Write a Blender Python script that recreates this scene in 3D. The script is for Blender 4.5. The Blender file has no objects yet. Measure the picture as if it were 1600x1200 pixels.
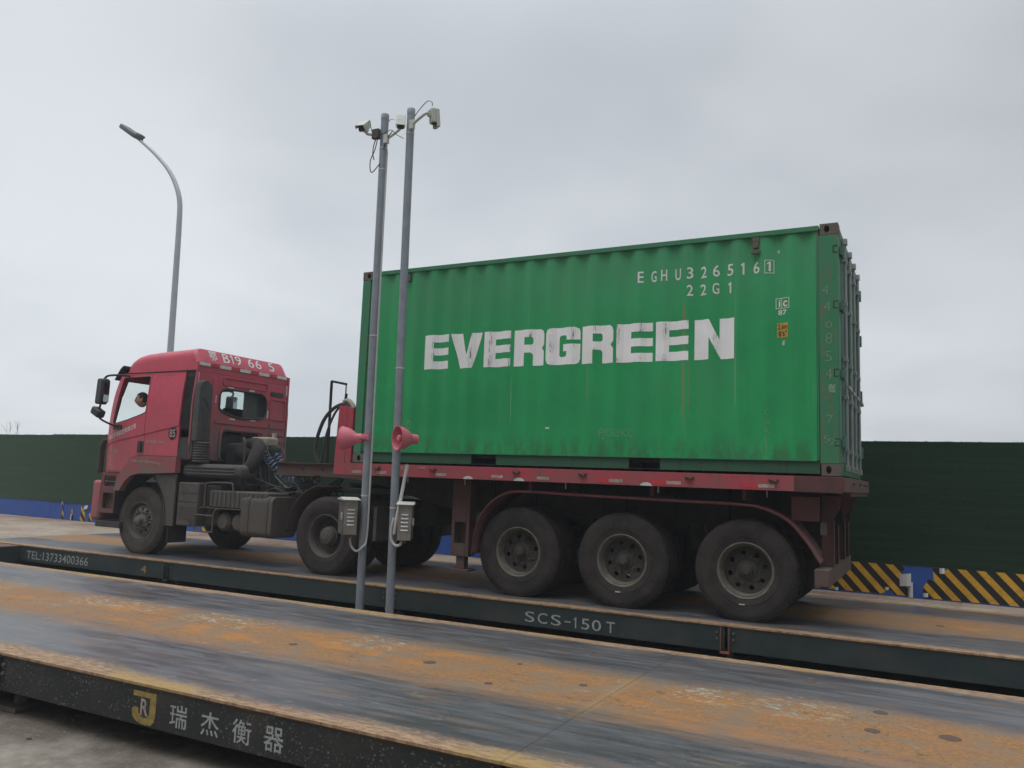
import bpy, bmesh, math, random
from mathutils import Vector, Matrix, noise
from mathutils.geometry import tessellate_polygon
random.seed(7)
R = math.radians
SC = bpy.context.scene
COL = SC.collection

# ------------------------------------------------------------------ camera
def set_camera():
    yaw, pit, rol = -0.482, 0.118, 0.037
    f = Vector((math.sin(yaw)*math.cos(pit), math.cos(yaw)*math.cos(pit), math.sin(pit)))
    r0 = Vector((math.cos(yaw), -math.sin(yaw), 0)); u0 = r0.cross(f)
    r = r0*math.cos(rol) + u0*math.sin(rol); u = -r0*math.sin(rol) + u0*math.cos(rol)
    cd = bpy.data.cameras.new('camera'); c = bpy.data.objects.new('camera', cd); COL.objects.link(c)
    M = Matrix((r, u, -f)).transposed().to_4x4(); M.translation = (6.887, -8.66, 1.367)
    c.matrix_world = M
    cd.sensor_width = 36; cd.lens = 28.53; cd.clip_start = .05; cd.clip_end = 3000
    SC.camera = c
set_camera()

# ------------------------------------------------------------------ node helper
class G:
    def __init__(s, tree): s.t = tree; s.N = tree.nodes; s.L = tree.links
    def put(s, sock, v):
        if v is None: return
        if isinstance(v, bpy.types.NodeSocket): s.L.new(v, sock)
        elif isinstance(v, (tuple, list)):
            sock.default_value = (*v, 1) if (len(v) == 3 and len(sock.default_value) == 4) else v
        else:
            try: sock.default_value = v
            except TypeError: sock.default_value = (v, v, v)
    def m(s, op, a, b=None, c=None, clamp=False):
        n = s.N.new('ShaderNodeMath'); n.operation = op; n.use_clamp = clamp
        for i, v in enumerate((a, b, c)): s.put(n.inputs[i], v) if v is not None else None
        return n.outputs[0]
    def pos(s):
        g = s.N.new('ShaderNodeNewGeometry'); x = s.N.new('ShaderNodeSeparateXYZ'); s.L.new(g.outputs['Position'], x.inputs[0])
        return g.outputs['Position'], x.outputs[0], x.outputs[1], x.outputs[2]
    def obj(s):
        g = s.N.new('ShaderNodeTexCoord'); x = s.N.new('ShaderNodeSeparateXYZ'); s.L.new(g.outputs['Object'], x.inputs[0])
        return g.outputs['Object'], x.outputs[0], x.outputs[1], x.outputs[2]
    def sc(s, vec, k):
        n = s.N.new('ShaderNodeVectorMath'); n.operation = 'MULTIPLY'; s.put(n.inputs[0], vec); n.inputs[1].default_value = k
        return n.outputs[0]
    def xyz(s, x, y, z):
        n = s.N.new('ShaderNodeCombineXYZ')
        for i, v in enumerate((x, y, z)): s.put(n.inputs[i], v)
        return n.outputs[0]
    def noise(s, vec, scale, det=4, rough=.6, dist=0):
        n = s.N.new('ShaderNodeTexNoise'); s.put(n.inputs['Vector'], vec)
        n.inputs['Scale'].default_value = scale; n.inputs['Detail'].default_value = det
        n.inputs['Roughness'].default_value = rough; n.inputs['Distortion'].default_value = dist
        return n.outputs[0]
    def voro(s, vec, scale, feat='F1'):
        n = s.N.new('ShaderNodeTexVoronoi'); n.feature = feat; s.put(n.inputs['Vector'], vec); n.inputs['Scale'].default_value = scale
        return n.outputs[0]
    def rng(s, v, a, b, c=0., d=1.):
        n = s.N.new('ShaderNodeMapRange'); n.clamp = True; n.interpolation_type = 'SMOOTHSTEP'
        s.put(n.inputs[0], v)
        for i, k in enumerate((a, b, c, d)): n.inputs[i+1].default_value = k
        return n.outputs[0]
    def mix(s, f, a, b):
        n = s.N.new('ShaderNodeMix'); n.data_type = 'RGBA'; s.put(n.inputs[0], f); s.put(n.inputs[6], a); s.put(n.inputs[7], b)
        return n.outputs[2]
    def bump(s, h, st=.3, d=.01):
        n = s.N.new('ShaderNodeBump'); n.inputs['Strength'].default_value = st; n.inputs['Distance'].default_value = d; s.put(n.inputs['Height'], h)
        return n.outputs[0]
MATS = {}
def mat(name):
    m = bpy.data.materials.new(name); m.use_nodes = True; MATS[name] = m
    g = G(m.node_tree); g.b = m.node_tree.nodes['Principled BSDF']; g.mat = m
    return g
def fin(g, col=None, rough=None, metal=None, bump=None, spec=None):
    for k, v in (('Base Color', col), ('Roughness', rough), ('Metallic', metal), ('Normal', bump), ('Specular IOR Level', spec)):
        if v is not None: g.put(g.b.inputs[k], v)
    return g.mat

# ------------------------------------------------------------------ world: overcast daylight
SUN_EL, SUN_AZ = R(68), R(200)      # azimuth measured clockwise from +Y
def set_world():
    w = bpy.data.worlds.new('World'); SC.world = w; w.use_nodes = True
    g = G(w.node_tree); bg = g.N['Background']
    tc = g.N.new('ShaderNodeTexCoord'); v = tc.outputs['Generated']
    sp = g.N.new('ShaderNodeSeparateXYZ'); g.L.new(v, sp.inputs[0])
    sky = g.N.new('ShaderNodeTexSky'); sky.sky_type = 'NISHITA'; sky.sun_disc = False
    sky.sun_elevation = SUN_EL; sky.sun_rotation = SUN_AZ; sky.dust_density = 3
    # cloud sheet: broad soft banks, brighter low on the side of the lamp post
    zz = g.m('ADD', sp.outputs[2], .22)
    px = g.m('DIVIDE', sp.outputs[0], zz); py = g.m('DIVIDE', sp.outputs[1], zz)
    p = g.xyz(px, py, 0.)
    n1 = g.noise(p, .55, 3, .45, .3); n2 = g.noise(p, 1.5, 3, .5, .2)
    cl = g.m('ADD', g.m('MULTIPLY', n1, .7), g.m('MULTIPLY', n2, .3))
    cl = g.rng(cl, .38, .62)
    dark = g.mix(cl, (.445, .474, .508), (.60, .632, .655))
    # broad brightening toward the veiled sun side and slightly toward the horizon
    az = g.m('ADD', g.m('MULTIPLY', sp.outputs[0], -.8), g.m('MULTIPLY', sp.outputs[1], .25))
    br = g.rng(az, -.35, .75, .80, 1.20)
    hz = g.rng(sp.outputs[2], 0., .5, 1.12, .97)
    top = g.rng(sp.outputs[2], .45, .95, 1., 2.9)
    behind = g.m('MAXIMUM', g.rng(sp.outputs[1], -.55, .05, .40, 1.), g.rng(sp.outputs[2], .25, .6, 0, 1.))  # unseen low sky behind the camera, dimmed to deepen the shade under the truck
    k = g.m('MULTIPLY', g.m('MULTIPLY', br, hz), g.m('MULTIPLY', top, behind))
    n = g.N.new('ShaderNodeVectorMath'); n.operation = 'SCALE'; g.L.new(dark, n.inputs[0]); g.L.new(k, n.inputs['Scale'])
    n2 = g.N.new('ShaderNodeVectorMath'); n2.operation = 'SCALE'; g.L.new(sky.outputs[0], n2.inputs[0]); n2.inputs['Scale'].default_value = .008
    ad = g.N.new('ShaderNodeVectorMath'); ad.operation = 'ADD'; g.L.new(n.outputs[0], ad.inputs[0]); g.L.new(n2.outputs[0], ad.inputs[1])
    g.L.new(ad.outputs[0], bg.inputs[0]); bg.inputs[1].default_value = 1.0
set_world()
def set_sun():
    l = bpy.data.lights.new('sun', 'SUN'); l.energy = 1.1; l.angle = R(34); l.color = (1, .97, .93)
    o = bpy.data.objects.new('sun', l); COL.objects.link(o)
    d = Vector((math.sin(SUN_AZ)*math.cos(SUN_EL), math.cos(SUN_AZ)*math.cos(SUN_EL), math.sin(SUN_EL)))
    o.rotation_euler = d.to_track_quat('Z', 'Y').to_euler(); o.location = d*60
set_sun()
SC.view_settings.view_transform = 'Standard'; SC.view_settings.look = 'None'
SC.view_settings.exposure = 0; SC.view_settings.gamma = 1; SC.view_settings.use_curve_mapping = False
SC.cycles.max_bounces = 8

# ------------------------------------------------------------------ mesh helper (world coordinates in, one object out)
class MB:
    def __init__(s): s.bm = bmesh.new()
    def faces(s, vs, fs):
        v = [s.bm.verts.new(p) for p in vs]
        for f in fs:
            try: s.bm.faces.new([v[i] for i in f])
            except ValueError: pass
        return v
    def hexa(s, P): s.faces(P, [(0,3,2,1),(4,5,6,7),(0,1,5,4),(1,2,6,5),(2,3,7,6),(3,0,4,7)]); return s
    def box(s, x0, x1, y0, y1, z0, z1):
        return s.hexa([(x0,y0,z0),(x1,y0,z0),(x1,y1,z0),(x0,y1,z0),(x0,y0,z1),(x1,y0,z1),(x1,y1,z1),(x0,y1,z1)])
    def obox(s, c, size, M=None):
        h = [k/2 for k in size]; M = M or Matrix.Identity(3); c = Vector(c)
        P = [c + M @ Vector((a*h[0], b*h[1], d*h[2])) for d in (-1, 1) for a, b in ((-1,-1),(1,-1),(1,1),(-1,1))]
        return s.hexa(P)
    def cyl(s, a, b, r, seg=16, r2=None):
        return s.tube([a, b], r, seg, r2=r2)
    def tube(s, pts, r, seg=8, r2=None, cap=True):
        P = [Vector(p) for p in pts]; n = len(P); rings = []
        t = (P[1]-P[0]).normalized(); up = Vector((0,0,1)) if abs(t.z) < .9 else Vector((1,0,0))
        u = t.cross(up).normalized()
        for i, p in enumerate(P):
            t = (P[min(i+1, n-1)] - P[max(i-1, 0)]).normalized()
            u = (u - t*u.dot(t)).normalized(); v = t.cross(u)
            rr = r if not isinstance(r, (list, tuple)) else r[i]
            if r2 is not None: rr = r + (r2-r)*i/(n-1)
            rings.append([s.bm.verts.new(p + (u*math.cos(2*math.pi*k/seg) + v*math.sin(2*math.pi*k/seg))*rr) for k in range(seg)])
        for A, B in zip(rings, rings[1:]):
            for k in range(seg): s.bm.faces.new((A[k], A[(k+1)%seg], B[(k+1)%seg], B[k]))
        if cap: s.bm.faces.new(rings[0][::-1]); s.bm.faces.new(rings[-1])
        return s
    def lathe(s, prof, o, axis=(0,1,0), seg=48, close=False):
        o = Vector(o); a = Vector(axis).normalized(); u = a.orthogonal().normalized(); v = a.cross(u); rings = []
        for r, h in prof:
            if r < 1e-5: rings.append([s.bm.verts.new(o + a*h)])
            else: rings.append([s.bm.verts.new(o + a*h + (u*math.cos(2*math.pi*k/seg) + v*math.sin(2*math.pi*k/seg))*r) for k in range(seg)])
        if close: rings.append(rings[0])
        for A, B in zip(rings, rings[1:]):
            for k in range(seg):
                k2 = (k+1)%seg
                q = [A[k % len(A)], A[k2 % len(A)], B[k2 % len(B)], B[k % len(B)]]
                q2 = []
                for w in q:
                    if w not in q2: q2.append(w)
                if len(q2) > 2: s.bm.faces.new(q2)
        return s
    def plate(s, outer, holes, fn, th):
        """outline with holes, fn(a, b, d) -> 3D point, d from 0 to th"""
        loops = [outer] + list(holes)
        tri = tessellate_polygon([[Vector((a, b, 0)) for a, b in lp] for lp in loops])
        flat = [p for lp in loops for p in lp]
        A = [s.bm.verts.new(fn(a, b, 0)) for a, b in flat]; B = [s.bm.verts.new(fn(a, b, th)) for a, b in flat]
        for t in tri:
            try: s.bm.faces.new([A[i] for i in t]); s.bm.faces.new([B[i] for i in t[::-1]])
            except ValueError: pass
        k = 0
        for lp in loops:
            n = len(lp)
            for i in range(n):
                j = (i+1) % n
                s.bm.faces.new((A[k+i], A[k+j], B[k+j], B[k+i]))
            k += n
        return s
    def grid(s, P):
        V = [[s.bm.verts.new(p) for p in row] for row in P]
        for i in range(len(V)-1):
            for j in range(len(V[0])-1): s.bm.faces.new((V[i][j], V[i][j+1], V[i+1][j+1], V[i+1][j]))
        return s
    def cut(s, axis, vals):
        n = [0,0,0]; n[axis] = 1
        for v in vals:
            c = [0,0,0]; c[axis] = v
            bmesh.ops.bisect_plane(s.bm, geom=s.bm.verts[:]+s.bm.edges[:]+s.bm.faces[:], plane_co=c, plane_no=n)
        return s
    def warp(s, fn):
        for v in s.bm.verts: v.co = fn(v.co)
        return s
    def build(s, name, m, parent=None, smooth=35, bevel=0, seg=2, origin=None):
        me = bpy.data.meshes.new(name)
        bmesh.ops.recalc_face_normals(s.bm, faces=s.bm.faces[:])
        o = Vector(origin) if origin is not None else (wloc(parent) if parent else None)
        if o is None:
            xs = [v.co for v in s.bm.verts]
            o = Vector((sum(v.x for v in xs)/len(xs), sum(v.y for v in xs)/len(xs), min(v.z for v in xs)))
        for v in s.bm.verts: v.co -= o
        s.bm.to_mesh(me); s.bm.free()
        ob = bpy.data.objects.new(name, me); COL.objects.link(ob)
        me.materials.append(m)
        if parent: ob.parent = parent; ob.location = o - wloc(parent)
        else: ob.location = o
        if smooth:
            for p in me.polygons: p.use_smooth = True
            me.set_sharp_from_angle(angle=R(smooth))
        if bevel:
            b = ob.modifiers.new('bevel', 'BEVEL'); b.width = bevel; b.segments = seg; b.limit_method = 'ANGLE'; b.angle_limit = R(40); b.use_clamp_overlap = True
        return ob
def wloc(o):
    l = Vector(o.location)
    while o.parent: o = o.parent; l += o.location
    return l
def tag(o, label=None, cat=None, group=None, kind=None):
    for k, v in (('label', label), ('category', cat), ('group', group), ('kind', kind)):
        if v: o[k] = v
    return o
def empty(name, loc, label, cat, group=None):
    o = bpy.data.objects.new(name, None); COL.objects.link(o); o.location = loc; o.empty_display_size = .2
    return tag(o, label, cat, group)
def copy_tree(o, loc, rz, parent=None, label=None):
    c = o.copy(); COL.objects.link(c); c.parent = parent
    c.location = loc; c.rotation_euler = (0, 0, rz)
    if label: c['label'] = label
    for ch in [k for k in COL.objects if k.parent == o]:
        d = ch.copy(); COL.objects.link(d); d.parent = c
    return c
def rrect(a0, a1, b0, b1, r, n=5):
    P = []
    for cx, cy, t0 in ((a1-r, b1-r, 0), (a0+r, b1-r, 90), (a0+r, b0+r, 180), (a1-r, b0+r, 270)):
        for k in range(n+1):
            t = R(t0 + 90*k/n); P.append((cx + r*math.cos(t), cy + r*math.sin(t)))
    return P
def circ(cx, cy, r, n=20): return [(cx + r*math.cos(2*math.pi*k/n), cy + r*math.sin(2*math.pi*k/n)) for k in range(n)]
def spline(P, n=8):
    P = [Vector(p) for p in P]; out = []
    for i in range(len(P)-1):
        a, b, c, d = P[max(i-1, 0)], P[i], P[i+1], P[min(i+2, len(P)-1)]
        for k in range(n):
            t = k/n
            out.append(.5*((2*b) + (c-a)*t + (2*a-5*b+4*c-d)*t*t + (3*b-a-3*c+d)*t**3))
    return out + [P[-1]]
def text2d(body, x0, x1, z0, z1, bold=0., spacing=1.):
    """lettering as flat 2D triangles fitted in a rectangle"""
    c = bpy.data.curves.new('t', 'FONT'); c.body = body; c.offset = bold; c.space_character = spacing; c.resolution_u = 4
    o = bpy.data.objects.new('t', c); COL.objects.link(o)
    ev = o.evaluated_get(bpy.context.evaluated_depsgraph_get()); me = ev.to_mesh()
    V = [(v.co.x, v.co.y) for v in me.vertices]; F = [tuple(p.vertices) for p in me.polygons]
    ev.to_mesh_clear(); bpy.data.objects.remove(o); bpy.data.curves.remove(c)
    a0, a1 = min(v[0] for v in V), max(v[0] for v in V); b0, b1 = min(v[1] for v in V), max(v[1] for v in V)
    return [(x0 + (a-a0)/(a1-a0)*(x1-x0), z0 + (b-b0)/(b1-b0)*(z1-z0)) for a, b in V], F
def one(mb, x, z0, z1, fn, w=.016):
    mb.faces([fn(a, b) for a, b in [(x, z0), (x+w, z0), (x+w, z1), (x+w*.25, z1), (x-w*.9, z1-(z1-z0)*.17), (x-w*.9, z1-(z1-z0)*.30), (x, z1-(z1-z0)*.22)]], [(0, 1, 2, 3, 6), (3, 4, 5, 6)])
    return mb
def put_text(mb, body, x0, x1, z0, z1, fn, bold=0., spacing=1., shear=0.):
    V, F = text2d(body, x0, x1, z0, z1, bold, spacing)
    mb.faces([fn(a, b + shear*(a-x0)) for a, b in V], F)
    return mb

# ------------------------------------------------------------------ materials
DUST = (.17, .145, .125)
def paint(name, base, base2=None, dust=.3, dz=(0., 1.5), rough=.5, metal=0., grime=.5, scale=3., dustcol=DUST, spec=.4):
    """painted surface: tone variation, dust lying more thickly low down, fine grime"""
    g = mat(name); P, x, y, z = g.pos()
    n = g.noise(P, scale, 5, .6); n2 = g.noise(g.sc(P, (1, 1, .18)), scale*7, 4, .6); n3 = g.noise(P, 60, 2)
    c = g.mix(g.rng(n, .3, .7), base, base2 or tuple(k*.8 for k in base))
    dm = g.m('MULTIPLY', g.rng(z, dz[1], dz[0], .15, 1.), g.rng(g.m('ADD', g.m('MULTIPLY', n, .5), g.m('MULTIPLY', n2, .5)), .34, .66, .25, 1.15))
    dm = g.m('MULTIPLY', dm, dust, clamp=True)
    c = g.mix(dm, c, dustcol)
    c = g.mix(g.m('MULTIPLY', g.rng(n2, .52, .72), grime*.5), c, tuple(k*.35 for k in base))
    r = g.m('ADD', g.m('MULTIPLY', dm, .4), g.rng(n2, .3, .7, rough-.06, rough+.08), clamp=True)
    return fin(g, c, r, metal, g.bump(g.m('ADD', n2, g.m('MULTIPLY', n3, .4)), .12, .004), spec)
M_red = paint('cab_red_paint', (.58, .062, .110), (.52, .055, .098), dust=.9, dz=(.6, 2.2), rough=.36, grime=.3, spec=.5)
M_redback = paint('cab_back_red_paint', (.55, .06, .105), (.47, .055, .095), dust=1.25, dz=(1.55, 2.75), rough=.55, grime=.35)
M_fender = paint('dusty_fender_paint', (.38, .055, .08), dust=1.2, dz=(.9, 1.95), rough=.7)
M_trail = paint('trailer_red_paint', (.44, .036, .062), (.32, .036, .055), dust=.85, dz=(.9, 1.9), rough=.55, grime=.6)
M_traildirty = paint('trailer_dirty_paint', (.12, .035, .038), (.06, .026, .026), dust=.8, dz=(.4, 1.6), rough=.75, dustcol=(.13, .10, .085))
M_goose = paint('gooseneck_dirty_paint', (.12, .055, .05), (.09, .05, .045), dust=.8, dz=(1.2, 1.7), rough=.8, dustcol=(.12, .10, .085))
M_chassis = paint('chassis_grime_shade', (.016, .015, .014), (.03, .026, .023), dust=.45, dz=(.2, 1.5), rough=.9, dustcol=(.06, .052, .044))  # grimy chassis parts; on the trailer's main beam its near-black is painted shade
M_tank = paint('dusty_tank_metal', (.085, .075, .068), (.05, .046, .042), dust=.75, dz=(.2, 1.6), rough=.75, grime=.9, dustcol=(.135, .115, .10))
M_grey = paint('dusty_grey_plastic', (.042, .042, .044), (.062, .060, .06), dust=.45, dz=(.8, 2.8), rough=.7, dustcol=(.15, .135, .12))
M_black = paint('black_plastic', (.018, .019, .021), (.028, .028, .03), dust=.22, dz=(.5, 3.), rough=.5)
M_dark = paint('dark_interior', (.02, .02, .022), (.03, .03, .03), dust=.1, rough=.8)
M_white = paint('white_marking', (.76, .74, .72), (.66, .64, .62), dust=.15, dz=(0, 4), rough=.6, grime=.35, scale=9)
M_whitefade = paint('faded_marking', (.50, .42, .38), (.36, .26, .24), dust=.5, dz=(1., 2.4), rough=.7, grime=.9, scale=25)
M_reflect = paint('reflective_tape', (.72, .70, .66), (.60, .58, .55), dust=.3, dz=(0, 3.5), rough=.4, grime=.6, scale=12)
M_mudg = paint('mudguard_grimy_red', (.22, .045, .055), (.12, .04, .042), dust=.9, dz=(.3, 1.5), rough=.7, grime=.6, dustcol=(.13, .10, .09))
M_reflectworn = paint('worn_reflective_tape', (.46, .40, .35), (.28, .22, .19), dust=.5, dz=(0, 3), rough=.6, grime=.9, scale=18)
M_plug = paint('rusty_plug', (.11, .065, .045), (.07, .05, .04), dust=.2, rough=.9)
M_reflectred = paint('red_reflective_tape', (.55, .035, .05), (.45, .03, .05), dust=.2, dz=(0, 3), rough=.35)
M_horn = paint('pink_red_horn_plastic', (.62, .14, .19), (.55, .12, .17), dust=.25, dz=(0, 4), rough=.5, grime=.2, dustcol=(.5, .3, .3))
M_steel = paint('galvanised_pole', (.27, .30, .335), (.22, .25, .285), dust=.1, dz=(0, 6), rough=.5, metal=.25, grime=.5, scale=5)
M_lamp = paint('lamp_post_paint', (.42, .45, .48), (.38, .40, .44), dust=.1, rough=.5, metal=.1)
M_lamphead = paint('lamp_head_casting', (.10, .11, .115), dust=.1, rough=.6)
M_conduit = paint('white_pvc', (.60, .60, .58), (.50, .50, .48), dust=.3, dz=(0, 4), rough=.5)
M_stainless = paint('brushed_steel_box', (.33, .30, .265), (.25, .225, .195), dust=.2, dz=(0, 3), rough=.38, metal=.55, grime=.7, scale=8)
M_camwhite = paint('camera_housing', (.58, .60, .54), (.48, .50, .45), dust=.2, dz=(0, 9), rough=.45)
M_castrust = paint('worn_corner_casting', (.13, .09, .075), (.10, .10, .085), dust=.4, dz=(1, 5), rough=.8, grime=.8, scale=12)
M_rod = paint('galvanised_rod', (.34, .37, .36), (.24, .28, .27), dust=.2, dz=(1, 5), rough=.5, metal=.3)
M_hose = paint('blue_air_hose', (.16, .24, .36), (.10, .17, .30), dust=.3, dz=(1, 2), rough=.5)
M_rubber = paint('rubber_hose', (.022, .022, .022), dust=.5, dz=(1, 3), rough=.7)
M_cream = paint('cream_plastic_tank', (.42, .37, .29), dust=.3, dz=(1, 3), rough=.6)
M_rustred = paint('rusty_flange', (.28, .07, .04), (.12, .05, .04), dust=.3, rough=.85)

def mk_green():
    g = mat('container_green_paint'); P, x, y, z = g.pos()
    n = g.noise(P, 1.2, 4); st = g.noise(g.xyz(g.m('MULTIPLY', x, 22), g.m('MULTIPLY', y, 22), g.m('MULTIPLY', z, .7)), 1., 5, .65)
    st2 = g.noise(g.xyz(g.m('MULTIPLY', x, 70), g.m('MULTIPLY', y, 70), g.m('MULTIPLY', z, 1.2)), 1., 3, .6)
    c = g.mix(g.rng(n, .3, .7), (.018, .340, .108), (.013, .280, .090))
    # chalkier, less saturated green toward the roof, broken by the streaks
    c = g.mix(g.m('MULTIPLY', g.rng(z, 2.9, 4.1), g.rng(st, .3, .7, .25, .6)), c, (.09, .25, .16))
    c = g.mix(g.rng(st, .58, .74, 0, .40), c, (.14, .32, .13))
    c = g.mix(g.rng(st2, .63, .76, 0, .35), c, (.02, .09, .05))
    # a few narrow run-off streaks of rust
    for cx, z0, z1, w in ((4.46, 1.95, 3.35, .022), (4.52, 2.0, 2.7, .010), (3.33, 2.2, 2.8, .012), (1.36, 2.3, 2.85, .010), (2.33, 1.9, 2.6, .008), (5.02, 2.1, 2.8, .006)):
        wob = g.m('ADD', x, g.m('MULTIPLY', g.m('SUBTRACT', g.noise(P, 4, 2), .5), .03))
        d = g.m('ABSOLUTE', g.m('SUBTRACT', wob, cx))
        k = g.m('MULTIPLY', g.rng(d, w, w*.3), g.m('MULTIPLY', g.rng(z, z0, z0+.3), g.rng(z, z1+.1, z1-.1)))
        k = g.m('MULTIPLY', k, g.rng(st2, .38, .6, .1, .9))
        c = g.mix(k, c, (.22, .20, .09) if w > .009 else (.20, .36, .25))
    sc = g.noise(P, 26, 5, .7)
    gr = g.m('MULTIPLY', g.rng(z, 1.98, 1.68), g.rng(g.noise(g.sc(P, (1, 1, .4)), 7, 5, .7), .40, .62))
    c = g.mix(g.m('MULTIPLY', gr, .65), c, (.045, .10, .05))
    hs = g.noise(g.xyz(g.m('MULTIPLY', x, 3.5), 0., g.m('MULTIPLY', z, 60)), 1., 4, .6)
    c = g.mix(g.m('MULTIPLY', g.rng(hs, .70, .76), g.rng(g.noise(P, 1.4, 2), .5, .62, 0, .5)), c, (.16, .34, .20))
    fd = g.noise(P, .7, 3, .5); c = g.mix(g.rng(fd, .52, .70, 0, .35), c, (.06, .26, .11))
    c = g.mix(g.m('MULTIPLY', g.rng(sc, .64, .68), g.rng(z, 2.8, 1.6, .15, .85)), c, (.09, .075, .045))
    pt = g.voro(P, 2.1); c = g.mix(g.m('MULTIPLY', g.rng(pt, .055, .04), .6), c, (.16, .10, .06))
    r = g.rng(st, .3, .7, .42, .58)
    return fin(g, c, r, 0, g.bump(g.m('ADD', n, g.m('MULTIPLY', sc, .1)), .10, .01), .35)
M_green = mk_green()
def mk_greenframe():
    g = mat('container_frame_paint'); P, x, y, z = g.pos()
    n = g.noise(P, 5, 5); n2 = g.noise(g.sc(P, (1, 1, .25)), 16, 5, .7)
    c = g.mix(g.rng(n, .3, .7), (.028, .20, .09), (.05, .19, .10))
    c = g.mix(g.m('MULTIPLY', g.rng(n2, .50, .66), g.rng(x, 5.3, 5.95, .35, .9)), c, (.15, .13, .085))
    c = g.mix(g.m('MULTIPLY', g.rng(n2, .63, .70), .8), c, (.17, .08, .05))
    return fin(g, c, .6, 0, g.bump(n2, .2, .004), .3)
M_greenframe = mk_greenframe()
M_greenlow = paint('container_lower_rail', (.016, .10, .05), (.02, .085, .045), dust=.3, dz=(1.3, 1.8), rough=.7, grime=.7)
M_door = paint('container_door_paint', (.05, .17, .12), (.06, .16, .13), dust=.3, dz=(1, 5), rough=.6, dustcol=(.2, .25, .22))
def mk_letters():
    g = mat('container_letter_paint'); P, x, y, z = g.pos()
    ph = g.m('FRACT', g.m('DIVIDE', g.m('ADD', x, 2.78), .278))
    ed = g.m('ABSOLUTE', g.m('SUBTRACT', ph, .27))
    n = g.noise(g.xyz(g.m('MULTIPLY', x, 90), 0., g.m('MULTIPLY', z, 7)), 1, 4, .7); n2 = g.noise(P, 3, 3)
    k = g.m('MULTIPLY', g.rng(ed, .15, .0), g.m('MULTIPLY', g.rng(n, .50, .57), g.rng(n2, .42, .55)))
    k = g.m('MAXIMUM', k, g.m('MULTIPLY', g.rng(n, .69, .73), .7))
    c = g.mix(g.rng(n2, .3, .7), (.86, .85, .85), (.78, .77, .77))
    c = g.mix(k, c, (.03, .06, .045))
    return fin(g, c, .55, 0, None, .3)
M_letters = mk_letters()

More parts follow.
